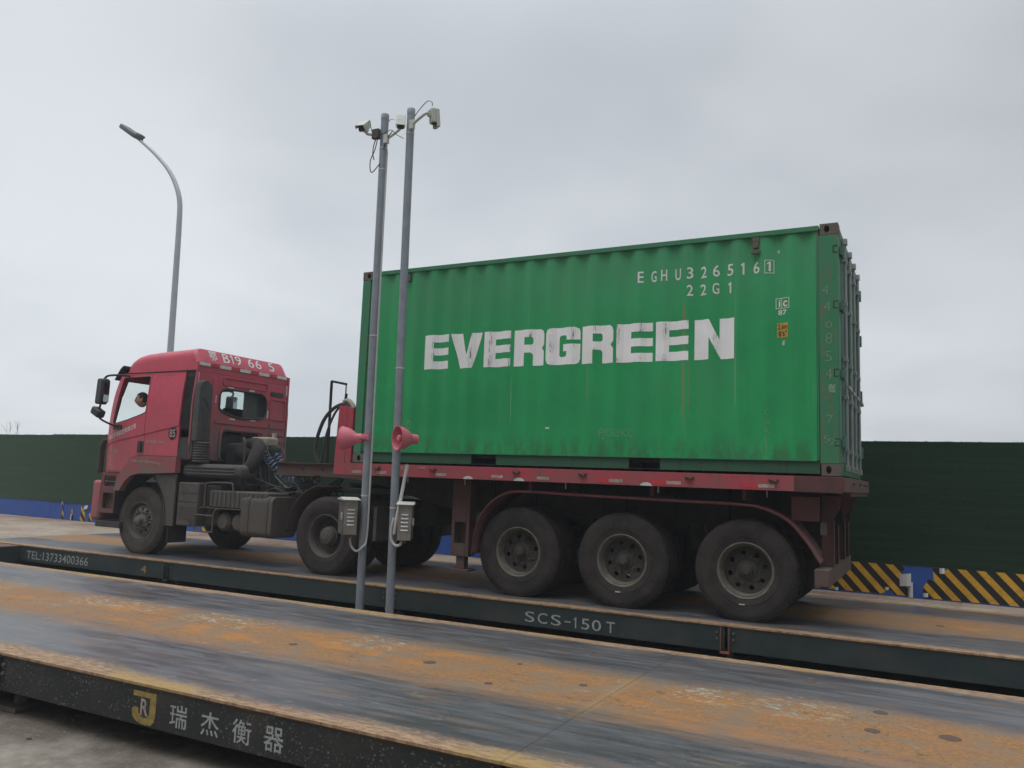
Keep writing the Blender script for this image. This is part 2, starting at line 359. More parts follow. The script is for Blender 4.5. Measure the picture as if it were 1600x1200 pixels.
def mk_deck(name, ya, yb, seed, clean):
    """worn steel deck: polished wheel tracks, rust between them and along the edges"""
    g = mat(name); P, x, y, z = g.pos()
    Ps = g.xyz(g.m('MULTIPLY', x, .22), y, seed)
    w1 = g.noise(Ps, 1.6, 4, .6); w2 = g.noise(g.xyz(g.m('MULTIPLY', x, .12), y, seed), 14, 5, .65); f = g.noise(g.xyz(x, y, seed), 38, 5, .7)
    t = g.m('DIVIDE', g.m('SUBTRACT', y, ya), yb-ya)
    t = g.m('ADD', t, g.m('MULTIPLY', g.m('SUBTRACT', w1, .5), .16)); t = g.m('ADD', t, g.m('MULTIPLY', g.m('SUBTRACT', w2, .5), .07))
    t = g.m('ADD', t, g.m('MULTIPLY', g.m('SUBTRACT', f, .5), .07)); mid = g.m('MULTIPLY', g.rng(t, .27, .41), g.rng(t, .73, .60))
    edg = g.m('MAXIMUM', g.rng(t, .068, .018), g.rng(t, .930, .978))
    steel = g.mix(g.rng(w2, .3, .7), (.080, .082, .092), (.150, .153, .168))
    steel = g.mix(g.rng(g.noise(g.xyz(g.m('MULTIPLY', x, .35), y, seed+5), 2.2, 3), .50, .68, 0, .7), steel, (.048, .050, .057))
    steel = g.mix(g.m('MULTIPLY', g.rng(f, .56, .70), .35), steel, (.26, .19, .13))
    rust = g.mix(g.rng(f, .35, .65), (.33, .160, .048), (.20, .110, .052))
    rust = g.mix(g.rng(g.noise(g.xyz(g.m('MULTIPLY', x, .4), y, seed+7), 3., 4, .6), .5, .7, 0, .8), rust, (.42, .170, .026))
    rust = g.mix(g.rng(g.noise(P, 3, 4), .45, .65, 0, .75), rust, (.20, .145, .095))
    tan = g.mix(g.rng(g.noise(g.xyz(x, g.m('MULTIPLY', y, 3), seed), 12, 5, .75), .38, .62), (.38, .255, .15), (.20, .115, .065))
    tan = g.mix(g.rng(g.noise(P, 1.3, 3), .52, .66, 0, .6), tan, (.36, .24, .07))
    c = g.mix(g.m('MULTIPLY', mid, g.rng(w2, .30, .50, .72, 1.)), steel, rust)
    c = g.mix(edg, c, tan)
    jl = g.m('ABSOLUTE', g.m('SUBTRACT', x, 4.97)); c = g.mix(g.m('MULTIPLY', g.rng(jl, .06, .02), g.m('MULTIPLY', g.rng(f, .40, .60), g.m('MULTIPLY', mid, .5))), c, (.34, .24, .11))
    c = g.mix(g.m('MULTIPLY', g.rng(jl, .006, .002), .3), c, (.07, .05, .04))
    c = g.mix(g.m('MULTIPLY', g.rng(g.noise(g.xyz(g.m('MULTIPLY', x, .18), y, seed+9), 9., 4, .6), .50, .68), .38), c, (.24, .145, .085))
    # flakes of old pale paint along the middle
    fl = g.m('MULTIPLY', g.rng(g.noise(g.xyz(g.m('MULTIPLY', x, .5), y, seed+2), 26, 5, .75), .535, .60), g.m('MULTIPLY', g.rng(t, .50, .56), g.rng(t, .72, .64)))
    fl = g.m('MULTIPLY', fl, g.m('MULTIPLY', g.rng(g.noise(g.xyz(x, 0., seed), .75, 2), .48, .60), clean))
    c = g.mix(fl, c, (.33, .37, .31))
    sp = g.rng(g.voro(g.xyz(g.m('MULTIPLY', x, .6), y, seed), 7.), .035, .02)
    c = g.mix(g.m('MULTIPLY', sp, .7), c, (.06, .045, .04))
    # drag scratches running along the deck, and scattered pale scuffs
    sx = g.noise(g.xyz(g.m('MULTIPLY', x, .5), g.m('MULTIPLY', y, 9), seed+4), 9., 3, .5)
    c = g.mix(g.m('MULTIPLY', g.rng(sx, .68, .76), .28), c, (.34, .33, .32))
    c = g.mix(g.m('MULTIPLY', g.rng(sx, .32, .25), .3), c, (.05, .05, .052))
    gn = g.noise(g.xyz(x, y, seed), 110, 3, .8); c = g.mix(g.m('MULTIPLY', g.rng(gn, .52, .70), .22), c, (.34, .30, .26)); c = g.mix(g.m('MULTIPLY', g.rng(gn, .46, .30), .25), c, (.03, .03, .03))
    sf = g.noise(g.xyz(g.m('MULTIPLY', x, .6), y, seed+6), 7., 6, .75)
    c = g.mix(g.m('MULTIPLY', g.rng(sf, .60, .68), .40), c, (.33, .31, .28))
    c = g.mix(g.m('MULTIPLY', g.rng(sf, .36, .30), .45), c, (.07, .055, .05))
    cr = g.m('ABSOLUTE', g.m('SUBTRACT', g.noise(g.xyz(g.m('MULTIPLY', x, .8), g.m('MULTIPLY', y, .8), seed+3), 1.1, 5, .6), .5))
    c = g.mix(g.m('MULTIPLY', g.rng(cr, .0022, .0006), .6), c, (.05, .04, .035))
    r = g.m('ADD', g.rng(w2, .3, .7, .30, .44), g.m('MULTIPLY', g.m('MAXIMUM', mid, edg), .38), clamp=True)
    return fin(g, c, r, g.m('MULTIPLY', g.m('SUBTRACT', 1., g.m('MAXIMUM', mid, edg)), .25), g.bump(g.m('ADD', f, w2), .25, .004), .4)
M_deckn = mk_deck('near_deck_steel', -4.97, -1.80, 3.1, 1.)
M_deckf = mk_deck('far_deck_steel', -.178, 2.99, 9.4, .3)
def mk_beam(name, speck, base):
    g = mat(name); P, x, y, z = g.pos()
    n = g.noise(g.sc(P, (1, 1, 1)), 2.5, 5); f = g.noise(P, 55, 4, .7)
    c = g.mix(g.rng(n, .3, .7), *base)
    c = g.mix(g.m('MULTIPLY', g.rng(f, .58, .66), g.rng(g.noise(P, 3.5, 3), .36, .55, .05, speck)), c, (.20, .19, .16))
    c = g.mix(g.rng(z, -.035, -.018, 0, .8), c, (.16, .07, .035))
    c = g.mix(g.m('MULTIPLY', g.rng(n, .5, .75), .4), c, (.07, .055, .045))
    return fin(g, c, .6, .0, g.bump(f, .3, .003), .35)
M_beamf = mk_beam('far_beam_paint', .10, ((.018, .029, .031), (.027, .038, .039))); M_beamn = mk_beam('near_beam_paint', .95, ((.017, .020, .019), (.026, .027, .025)))
def mk_concrete(name, a, b, scale=1.):
    g = mat(name); P, x, y, z = g.pos()
    n = g.noise(P, .8*scale, 6, .65); f = g.noise(P, 40, 4, .7); m_ = g.noise(P, 5, 5, .65)
    c = g.mix(g.rng(n, .35, .65), a, b); c = g.mix(g.rng(m_, .48, .70, 0, .65), c, tuple(k*.45 for k in a)); c = g.mix(g.rng(f, .52, .72, 0, .4), c, tuple(min(1, k*1.35) for k in a))
    cr = g.m('ABSOLUTE', g.m('SUBTRACT', g.noise(P, .9, 6, .6), .5))
    c = g.mix(g.m('MULTIPLY', g.rng(cr, .004, .001), .7), c, tuple(k*.3 for k in a))
    return fin(g, c, .9, 0, g.bump(g.m('ADD', f, m_), .4, .006), .25)
M_ground = mk_concrete('lower_yard_concrete', (.27, .245, .205), (.12, .10, .082), 2.2)
M_conc = mk_concrete('approach_concrete', (.36, .31, .245), (.28, .205, .165), 1.3)
def mk_brick():
    g = mat('brick_pavers'); P, x, y, z = g.pos()
    n = g.N.new('ShaderNodeTexBrick'); g.put(n.inputs['Vector'], g.xyz(y, x, 0.)); n.inputs['Scale'].default_value = 1.
    n.inputs['Brick Width'].default_value = .22; n.inputs['Row Height'].default_value = .11; n.inputs['Mortar Size'].default_value = .006
    n.inputs['Color1'].default_value = (.30, .17, .13, 1); n.inputs['Color2'].default_value = (.24, .12, .095, 1); n.inputs['Mortar'].default_value = (.10, .075, .06, 1)
    d = g.noise(P, 1.1, 5, .6); f = g.noise(P, 30, 3)
    c = g.mix(g.rng(d, .36, .6, .12, .85), n.outputs[0], (.33, .29, .23))
    c = g.mix(g.rng(f, .6, .75, 0, .4), c, (.08, .06, .05))
    return fin(g, c, .9, 0, g.bump(f, .3, .003), .2)
M_brick = mk_brick()
def mk_turf():
    g = mat('artificial_turf'); P, x, y, z = g.pos()
    f = g.noise(P, 120, 3, .7); n = g.noise(P, 1.2, 4); hb = g.noise(g.sc(P, (.3, .3, 9)), 2., 3)
    c = g.mix(g.rng(f, .3, .7), (.006, .016, .009), (.022, .052, .026)); c = g.mix(g.rng(n, .35, .65, 0, .5), c, (.014, .030, .019))
    c = g.mix(g.rng(hb, .45, .6, 0, .25), c, (.03, .06, .035))
    g.b.inputs['Sheen Weight'].default_value = .45; g.b.inputs['Sheen Roughness'].default_value = .35
    g.b.inputs['Sheen Tint'].default_value = (.5, .75, .5, 1)
    return fin(g, c, .95, 0, g.bump(f, .8, .01), .1)
M_turf = mk_turf()
M_blue = paint('blue_base_board', (.018, .075, .33), (.022, .09, .36), dust=.12, dz=(0, .5), rough=.5, grime=.3)
def mk_tape():
    g = mat('hazard_tape'); P, x, y, z = g.pos()
    ph = g.m('FRACT', g.m('DIVIDE', g.m('ADD', g.m('ADD', x, g.m('MULTIPLY', z, .9)), 20.), .2165))
    k = g.m('LESS_THAN', g.m('ABSOLUTE', g.m('SUBTRACT', ph, .22)), .255)
    n = g.noise(P, 9, 4); cr = g.rng(g.voro(P, 6., 'DISTANCE_TO_EDGE'), .010, .004)
    c = g.mix(k, (.016, .017, .018), g.mix(g.rng(n, .3, .7), (.66, .37, .03), (.52, .28, .035)))
    c = g.mix(g.m('MULTIPLY', cr, .6), c, (.05, .045, .04))
    return fin(g, c, .5, 0, g.bump(n, .3, .01), .3)
M_tape = mk_tape()
M_yellow = paint('yellow_marking', (.60, .36, .035), (.52, .30, .03), dust=.15, dz=(0, 5), rough=.5)
M_yellowfade = paint('faded_yellow_marking', (.36, .25, .05), (.22, .16, .04), dust=.2, dz=(0, 1), rough=.7, grime=.6, scale=30)
M_bluewhite = paint('beam_lettering', (.38, .40, .40), (.26, .28, .28), dust=.15, dz=(0, 1), rough=.6, grime=.8, scale=40)
def mk_tyre():
    g = mat('tyre_rubber'); P, x, y, z = g.pos()
    n = g.noise(P, 5, 4); f = g.noise(P, 45, 4, .7)
    c = g.mix(g.rng(n, .35, .65), (.022, .019, .018), (.040, .034, .031))
    c = g.mix(g.m('MULTIPLY', g.rng(f, .42, .7), .4), c, (.068, .056, .050))
    return fin(g, c, .82, 0, g.bump(f, .25, .004), .25)
M_tyre = mk_tyre()
def mk_tyref():
    g = mat('dusty_tyre_rubber'); P, x, y, z = g.pos()
    n = g.noise(P, 5, 4); f = g.noise(P, 45, 4, .7)
    c = g.mix(g.rng(n, .3, .6), (.055, .046, .039), (.080, .067, .057)); c = g.mix(g.rng(f, .5, .75, 0, .5), c, (.04, .035, .03))
    return fin(g, c, .88, 0, g.bump(f, .25, .004), .2)
M_tyref = mk_tyref()
M_rim = paint('dusty_wheel_rim', (.085, .076, .07), (.05, .045, .04), dust=.4, dz=(0, 1.4), rough=.7, grime=.5)
M_rimfront = paint('front_hub_metal', (.17, .155, .14), (.10, .09, .082), dust=.4, dz=(0, 1.4), rough=.7, grime=.7, scale=9)
M_rimdark = paint('grimy_wheel_disc', (.028, .026, .024), (.045, .04, .036), dust=.3, dz=(0, 1.4), rough=.8)
M_rimlip = paint('chipped_rim_lip', (.17, .155, .12), (.085, .075, .062), dust=.3, dz=(0, 1.4), rough=.6, grime=.8, scale=14)
def mk_glass():
    g = mat('window_glass'); b = g.b
    b.inputs['Base Color'].default_value = (.82, .88, .86, 1); b.inputs['Roughness'].default_value = .02
    b.inputs['Transmission Weight'].default_value = 1; b.inputs['IOR'].default_value = 1.1
    return g.mat
M_glass = mk_glass()
g = mat('lens_glass'); M_lens = fin(g, (.01, .01, .012), .08, 0, None, .6)
g = mat('mirror_glass'); M_mirror = fin(g, (.5, .52, .54), .05, 1.)
g = mat('skin'); P, x, y, z = g.pos(); M_skin = fin(g, g.mix(g.rng(g.noise(P, 30, 3), .3, .7), (.46, .27, .19), (.38, .21, .15)), .55)
g = mat('hair'); M_hair = fin(g, (.012, .010, .009), .7)
g = mat('shirt'); P, x, y, z = g.pos(); M_shirt = fin(g, g.mix(g.rng(g.noise(P, 20, 3), .3, .7), (.05, .06, .08), (.07, .08, .10)), .85)
M_curtain = paint('cab_curtain', (.16, .15, .15), (.12, .11, .11), dust=.1, rough=.9)
M_peel = paint('peeled_tape_back', (.62, .62, .62), (.45, .45, .45), dust=.1, rough=.6)
M_seat = paint('seat_fabric', (.03, .03, .035), dust=.1, rough=.9)
M_twig = paint('dry_twig', (.12, .10, .08), dust=.1, rough=.9)
g = mat('worn_chalk'); P, x, y, z = g.pos(); M_chalk = fin(g, g.mix(g.rng(g.noise(P, 60, 3, .7), .36, .52), (.05, .17, .09), (.20, .31, .21)), .8)

# ------------------------------------------------------------------ setting
GZ = -.43
tag(MB().box(-100, 100, -100, 100, GZ-.3, GZ).build('ground', M_ground), kind='structure')
# raised yard beyond the far deck and the approach at the left ends
tag(MB().box(-98, 98, 3.215, 98, GZ+.002, -.006).build('pavement', M_brick), kind='structure')
tag(MB().box(-98, 98, 3.012, 3.21, GZ+.004, .004).build('kerb', M_conc, bevel=.01), kind='structure')
tag(MB().box(-98, -8.03, -60, 3.008, GZ+.006, -.003).build('approach_road', M_conc), kind='structure')
pit = MB(); pit.box(-8.026, -6.68, -1.78, -.20, GZ+.008, -.012)
tag(pit.build('pit_kerb', M_beamf, bevel=.01), kind='structure')
pv = MB()
for k in range(14):      # poured concrete strip between the brick and the weighbridge approach
    x1 = -8.3 - k*3.0; pv.box(x1-2.985, x1, 3.24, 3.42, -.01, .0)
tag(pv.build('concrete_path', M_conc), kind='structure')

random.seed(21)
for k in range(14):
    a, b = random.uniform(-.6, 2.4), random.uniform(-4.9, -3.4) - .3; sz = random.uniform(.012, .035)
    m = MB(); bmesh.ops.create_icosphere(m.bm, subdivisions=1, radius=sz)
    m.warp(lambda p: Vector((a + p.x*random.uniform(.8, 1.5), b + p.y*random.uniform(.7, 1.2), GZ + sz*.4 + p.z*random.uniform(.4, .7))))
    tag(m.build('stone', M_ground, bevel=0, smooth=0), 'small loose stone on the dirty concrete under the near weighbridge', 'stone', 'loose stones under the near weighbridge')
# ------------------------------------------------------------------ weighbridges
JN = [-8.0, -7.28, -3.15, .85, 4.98, 9.1, 13.2, 14.0]
def weighbridge(ya, yb, label, md, mbm, holes):
    root = empty('weighbridge', (3., (ya+yb)/2, GZ), label, 'weighbridge', 'weighbridges side by side')
    for a, b in zip(JN, JN[1:]):
        m = MB().box(a+.0012, b-.0012, ya, yb, -.016, 0)
        m.build('deck_plate', md, root)
        for s, y0 in ((1, ya), (-1, yb)):
            w = MB(); yy = y0 + s*.012
            w.box(a+.012, b-.012, min(yy, yy+s*.010), max(yy, yy+s*.010), -.262, -.0165)
            w.box(a+.012, b-.012, min(yy+s*.0105, yy+s*.08), max(yy+s*.0105, yy+s*.08), -.262, -.250)
            w.build('side_beam', mbm, root, bevel=.003, seg=1)
        for k in range(1, 5):
            yc = ya + (yb-ya)*k/5
            MB().box(a+.02, b-.02, yc-.006, yc+.006, -.26, -.017).build('inner_beam', mbm, root, smooth=0)
    for j in JN[1:-1]:
        for s, y0 in ((1, ya), (-1, yb)):
            yy = y0 + s*.012
            w = MB()
            for dx in (-.055, .030):
                w.box(j+dx, j+dx+.010, min(yy-s*.022, yy-s*.001), max(yy-s*.022, yy-s*.001), -.262, -.03)
            w.box(j-.055, j+.04, min(yy-s*.032, yy+s*.03), max(yy-s*.032, yy+s*.03), -.285, -.2635)
            w.build('joint_bracket', M_rustred if random.random() < .4 else mbm, root, bevel=.002, seg=1)
            for dx in (-.09, .075):
                for dz in (-.08, -.14):
                    MB().cyl((j+dx, yy-s*.001, dz), (j+dx, yy-s*.018, dz), .013, 6).build('bolt', M_tank, root)
            c = MB(); yc = y0 + s*.22
            c.box(j-.14, j+.14, yc-.14, yc+.14, GZ, GZ+.035); c.lathe([(0, 0), (.055, 0), (.055, .05), (.035, .06), (.035, .09), (.06, .10), (.06, .133), (0, .133)], (j, yc, GZ+.035), (0, 0, 1), 20)
            c.build('load_cell', M_tank, root, bevel=.004)
    for j in (JN[0], JN[-1]):
        MB().box(j+.004, j+.014, ya+.03, yb-.03, -.262, -.017).build('end_beam', mbm, root)
    for (x, y, r) in holes:
        MB().lathe([(0, .0035), (r*.9, .0035), (r, .001)], (x, y, 0), (0, 0, 1), 18).build('lifting_hole_plug', M_plug, root)
    return root
WN = weighbridge(-4.97, -1.80, 'near rusty weighbridge with yellow emblem on its speckled dark beam', M_deckn, M_beamn,
    [(3.03, -2.01, .05), (4.40, -2.28, .02), (3.52, -3.38, .05), (4.09, -3.02, .022), (4.73, -3.33, .03), (4.18, -3.67, .03), (6.05, -2.24, .045), (6.55, -2.85, .045), (6.53, -3.31, .045), (6.93, -3.20, .06), (5.43, -2.17, .03), (2.3, -3.5, .035)])
WF = weighbridge(-.178, 2.99, 'far weighbridge carrying the truck, its dark beam lettered SCS-150T', M_deckf, M_beamf, [(3.24, .07, .05), (6.9, 1.3, .045), (4.6, .2, .04)])
fy = lambda a, b: (a, -.1675, b)
for ch, a, b in (('S', 2.72, 2.84), ('C', 2.88, 3.00), ('S', 3.045, 3.165), ('-', 3.21, 3.285), ('1', 3.335, 3.353), ('5', 3.41, 3.505), ('0', 3.535, 3.64), ('T', 3.70, 3.80)):
    t = MB(); dz = -.010*(a-2.72)
    if ch == '-': t.faces([fy(a, -.165+dz), fy(b, -.165+dz), fy(b, -.152+dz), fy(a, -.152+dz)], [(0, 1, 2, 3)])
    elif ch == '1': t = one(t, a, -.215+dz, -.10+dz, fy, .016)
    else: put_text(t, ch, a, b, -.215+dz, -.10+dz, fy, .002)
    t.build('painted_character', M_bluewhite, WF, 0)
t = MB(); put_text(t, 'TEL:13733400366', -6.52, -4.95, -.215, -.085, fy, .002, 1.05); t.build('lettering', M_bluewhite, WF, 0)
t = MB(); put_text(t, '4', -3.72, -3.60, -.215, -.10, fy, .012); t.build('numeral', M_yellowfade, WF, 0)
# the lettering and emblem stand on the outer face of the near beam
ny = lambda a, b: (a, -4.9595, b)
for ch, a in (('瑞', 2.645), ('杰', 2.915), ('衡', 3.175), ('器', 3.425)):
    t = MB(); put_text(t, ch, a, a+.150, -.222, -.085, ny, .007); t.build('painted_character', M_bluewhite, WN, 0)
J_ = [(2.30, -.052), (2.515, -.052), (2.515, -.19), (2.505, -.225), (2.48, -.248), (2.40, -.25), (2.345, -.238), (2.305, -.21), (2.295, -.165), (2.325, -.150), (2.355, -.155), (2.36, -.185), (2.38, -.205), (2.41, -.212), (2.44, -.205), (2.458, -.185), (2.462, -.085), (2.30, -.085)]
t = MB(); t.plate(J_, [], lambda a, b, d: (a, -4.9592-d*.3, b), .002)
t.build('emblem', M_yellowfade, WN, 0)
t = MB(); put_text(t, 'R', 2.375, 2.445, -.198, -.095, ny, .014); t.build('emblem_letter', M_whitefade, WN, 0)

m = MB(); c0 = Vector((.95, -4.55, GZ))
m.grid([[c0 + Vector((.05*u + .03*math.sin(v*3), .03*v, .02 + .05*math.sin(u*2.1+v) ** 2 + .10*(u > 1)*(v > 1))) for u in range(4)] for v in range(4)])
tag(m.build('wrapper', M_cream, None, 0), 'crumpled pale wrapper lying on the concrete under the near weighbridge', 'litter')
# ------------------------------------------------------------------ fence (artificial turf on hoarding, blue base board)
WA, WB = Vector((-15., 4.36, 0)), Vector((7.9, 3.695, 0)); WD = (WB-WA).normalized(); WNn = Vector((-WD.y, WD.x, 0))
def wp(x, z, d=0.):
    s = (x-WA.x)/WD.x; p = WA + WD*s + WNn*d; return Vector((p.x, p.y, z))
fen = empty('fence', wp(0, 0), 'long dark green artificial turf fence with blue base board beyond the truck', 'fence')
x = -70.
while x < 45:
    x1 = x + 3.0
    n = 24; rows = []
    m = MB(); dz = random.uniform(-.012, .010); dd = random.uniform(-.010, .010)
    P = [wp(x+.004, .42, dd), wp(x1-.004, .42, dd), wp(x1-.004, .42, dd+.05), wp(x+.004, .42, dd+.05)]
    m.hexa([*P, *[p + Vector((0, 0, 1.67+dz)) for p in P]])
    for k in range(90):      # loose blades along the top edge
        q = random.uniform(x, x1); h = random.uniform(.004, .016)
        m.faces([wp(q, 2.088+dz, dd), wp(q+random.uniform(.006, .02), 2.088+dz, dd+.02), wp(q+random.uniform(-.01, .02), 2.09+dz+h, dd+.01)], [(0, 1, 2)])
    m.build('turf_panel', M_turf, fen, 0)
    b = MB(); P = [wp(x, -.005, .012), wp(x1, -.005, .012), wp(x1, -.005, .03), wp(x, -.005, .03)]
    b.hexa([*P, *[p + Vector((0, 0, .423)) for p in P]]); b.build('base_board', M_blue, fen, 0)
    q = MB(); q.cyl(wp(x+.1, -.006, .10), wp(x+.1, 2.05, .10), .024, 8); q.build('post', M_steel, fen)
    x = x1
def tape_piece(poly):
    MB().plate(poly, [], lambda a, b, d: wp(a, b, .0105-d), .0018).build('hazard_tape', M_tape, fen, 0)
tape_piece([(5.2, .42), (6.46, .42), (6.49, .36), (6.45, .33), (6.50, .28), (6.47, .22), (6.53, .16), (6.56, .02), (6.36, .02), (6.33, .07), (6.28, .06), (6.20, .02), (5.2, .02)])
tape_piece([(6.83, .415), (6.92, .415), (6.93, .385), (6.99, .40), (7.02, .42), (9.1, .42), (9.1, .012), (6.76, .012), (6.70, .05), (6.72, .16), (6.78, .26), (6.84, .24)])
tape_piece([(9.2, .42), (12.6, .42), (12.5, .2), (12.6, .02), (9.15, .02)])
for cx, w, h, z0 in ((-12.30, .10, .42, 0), (-11.92, .09, .26, .02), (-11.50, .22, .36, .01), (-11.2, .14, .2, .01), (-9.9, .2, .3, .01), (-7.2, .22, .25, .02), (-5.6, .14, .2, .02),
                     (-1.3, .3, .3, .02), (-.6, .16, .2, .02), (.6, .2, .3, .02), (1.4, .3, .35, .01), (2.6, .5, .34, .01), (3.6, .3, .28, .02), (4.5, .5, .38, .01)):
    tape_piece([(cx-w/2, z0), (cx+w*.5, z0), (cx+w*.42, z0+h*.5), (cx+w*.2, z0+h*.62), (cx+w*.12, z0+h), (cx-w*.38, z0+h*.94), (cx-w*.3, z0+h*.4)])
def peel(cx, cz, w, h, a):
    rows = [[wp(cx + w*(u-.5), cz + h*(v-.5) + .15*w*u, -.004 - .05*math.sin(u*a)*(1-v*.4)) for u in [i/6 for i in range(7)]] for v in [j/3 for j in range(4)]]
    MB().grid(rows).build('peeled_tape', M_peel, fen, 60)
peel(6.50, .22, .14, .16, 2.); peel(6.56, .10, .06, .20, 2.5); peel(6.94, .38, .06, .07, 2.); peel(-12.30, .40, .06, .08, 2.); peel(-11.36, .32, .20, .09, 2.); peel(-11.9, .08, .08, .14, 2.)
peel(5.63, .03, .05, .04, 2.); peel(6.27, .09, .05, .04, 2.); peel(6.74, .05, .06, .05, 2.)

# dry shrub tips beyond the fence
sh = empty('bare_shrub', (-17.2, 6.0, 0), 'thin bare twigs of a shrub poking above the turf fence', 'shrub')
tw = MB()
for k in range(4):
    b = Vector((-17.2 + random.uniform(-.25, .25), 6.0 + random.uniform(-.2, .2), 0)); tp = b + Vector((random.uniform(-.25, .25), random.uniform(-.2, .2), random.uniform(2.2, 2.95)))
    tw.tube(spline([b, (b+tp)/2 + Vector((random.uniform(-.08, .08), 0, 0)), tp], 4), .009, 5, r2=.002)
    for j in range(5):
        q = b.lerp(tp, random.uniform(.6, .95)); tw.tube([q, q + Vector((random.uniform(-.18, .18), random.uniform(-.1, .1), random.uniform(.1, .3)))], .005, 4, r2=.002)
tw.build('twig', M_twig, sh)

# ------------------------------------------------------------------ street lamp beyond the fence
def street_lamp():
    # measured on the plane y = 7.2
    k = (7.2+8.66)/(9.5+8.66)
    W = lambda X, Z: (6.887+(X-6.887)*k, 7.2, 1.367+(Z-1.367)*k)
    r = empty('street_lamp', (W(-15.2, 0)[0], 7.2, -.006), 'tall curved arm street lamp beyond the fence, above the red cab', 'street lamp')
    path = [(W(-15.2, 0)[0], 7.2, -.006), W(-15.25, 3), W(-15.31, 5.25), W(-15.37, 7.73), W(-15.42, 9.4), W(-15.50, 10.30), W(-15.80, 10.97), W(-16.25, 11.55), W(-16.87, 12.11), W(-17.35, 12.48), W(-17.85, 12.84)]
    P = spline(path, 6)
    MB().tube(P, [.105 - .065*i/(len(P)-1) for i in range(len(P))], 14).build('pole', M_lamp, r)
    MB().box(P[0].x-.2, P[0].x+.2, 7.0, 7.4, -.006, .02).build('base_plate', M_lamp, r)
    a, b = Vector(W(-17.75, 12.77)), Vector(W(-18.85, 13.47)); d = (b-a).normalized()
    yy = Vector((0, 1, 0)); up = d.cross(yy); up = up if up.z > 0 else -up
    h = MB()
    out = [(0, .05), (.12, .07), (.18, .17), (.26, .20), (.95, .20), (1.07, .15), (1.12, .05)]
    out = out + [(u, -v) for u, v in out[::-1]]
    h.plate(out, [], lambda u, v, t_: a + d*u + yy*v + up*(t_-.02), .13)
    h.build('lamp_head', M_lamphead, r, bevel=.02)
    l = MB().plate([(.3, -.12), (.98, -.12), (.98, .12), (.3, .12)], [], lambda u, v, t_: a + d*u + yy*v + up*(-.03+t_), .008); l.build('diffuser', M_tank, r)
    MB().plate(rrect(.02, .24, -.10, .10, .03), [], lambda u, v, t_: a + d*u + yy*v + up*(.111+t_), .06).build('driver_housing', M_lamphead, r, bevel=.01)
street_lamp()

# ------------------------------------------------------------------ wheels
RW = .535
def tyre_prof(w=.285):
    P = [(.283, .035), (.30, .018), (.33, .010), (.37, .004), (.42, .0), (.46, .004), (.462, .007), (.475, .008), (.478, .012), (.50, .020), (.520, .034), (.531, .052), (RW, .066)]
    for gx in (.098, .1425, .187): P += [(RW, gx-.006), (RW-.013, gx-.004), (RW-.013, gx+.004), (RW, gx+.006)]
    return P + [(r, w-h) for r, h in P[12::-1]]
def tyre(mb, x, y, z, s=1):      # a fresh mesh each time: the foot is flattened and bulges under load
    mb.lathe(tyre_prof(), (x, y, z), (0, s, 0), 72)
    for k in range(3): mb.lathe([(.352+.03*k, -.0005+.006), (.354+.03*k, .0-.0005+.0015), (.357+.03*k, .006)], (x, y, z), (0, s, 0), 60)
    for k in range(36):
        a = 2*math.pi*k/36
        if k % 9 in (0, 1, 2):
            c = Vector((x + math.cos(a)*.395, y + s*.001, z + math.sin(a)*.395)); mb.obox(c, (.010, .006, .045), Matrix.Rotation(-a+R(90), 3, 'Y'))
    for k in range(96):      # shoulder lugs
        a = 2*math.pi*k/96; c = Vector((x + math.cos(a)*(RW-.006), y + s*.058, z + math.sin(a)*(RW-.006)))
        mb.obox(c, (.018, .030, .016), Matrix.Rotation(-a+R(90), 3, 'Y'))
    def load(p):
        k = max(0., 1 - p.z/.16); e = (p.y - (y + s*.1425))
        return Vector((p.x*1. + 0, p.y + (.016*k*k if e > 0 else -.016*k*k), max(p.z, .0015 + .0*k)))
    return mb.warp(load)
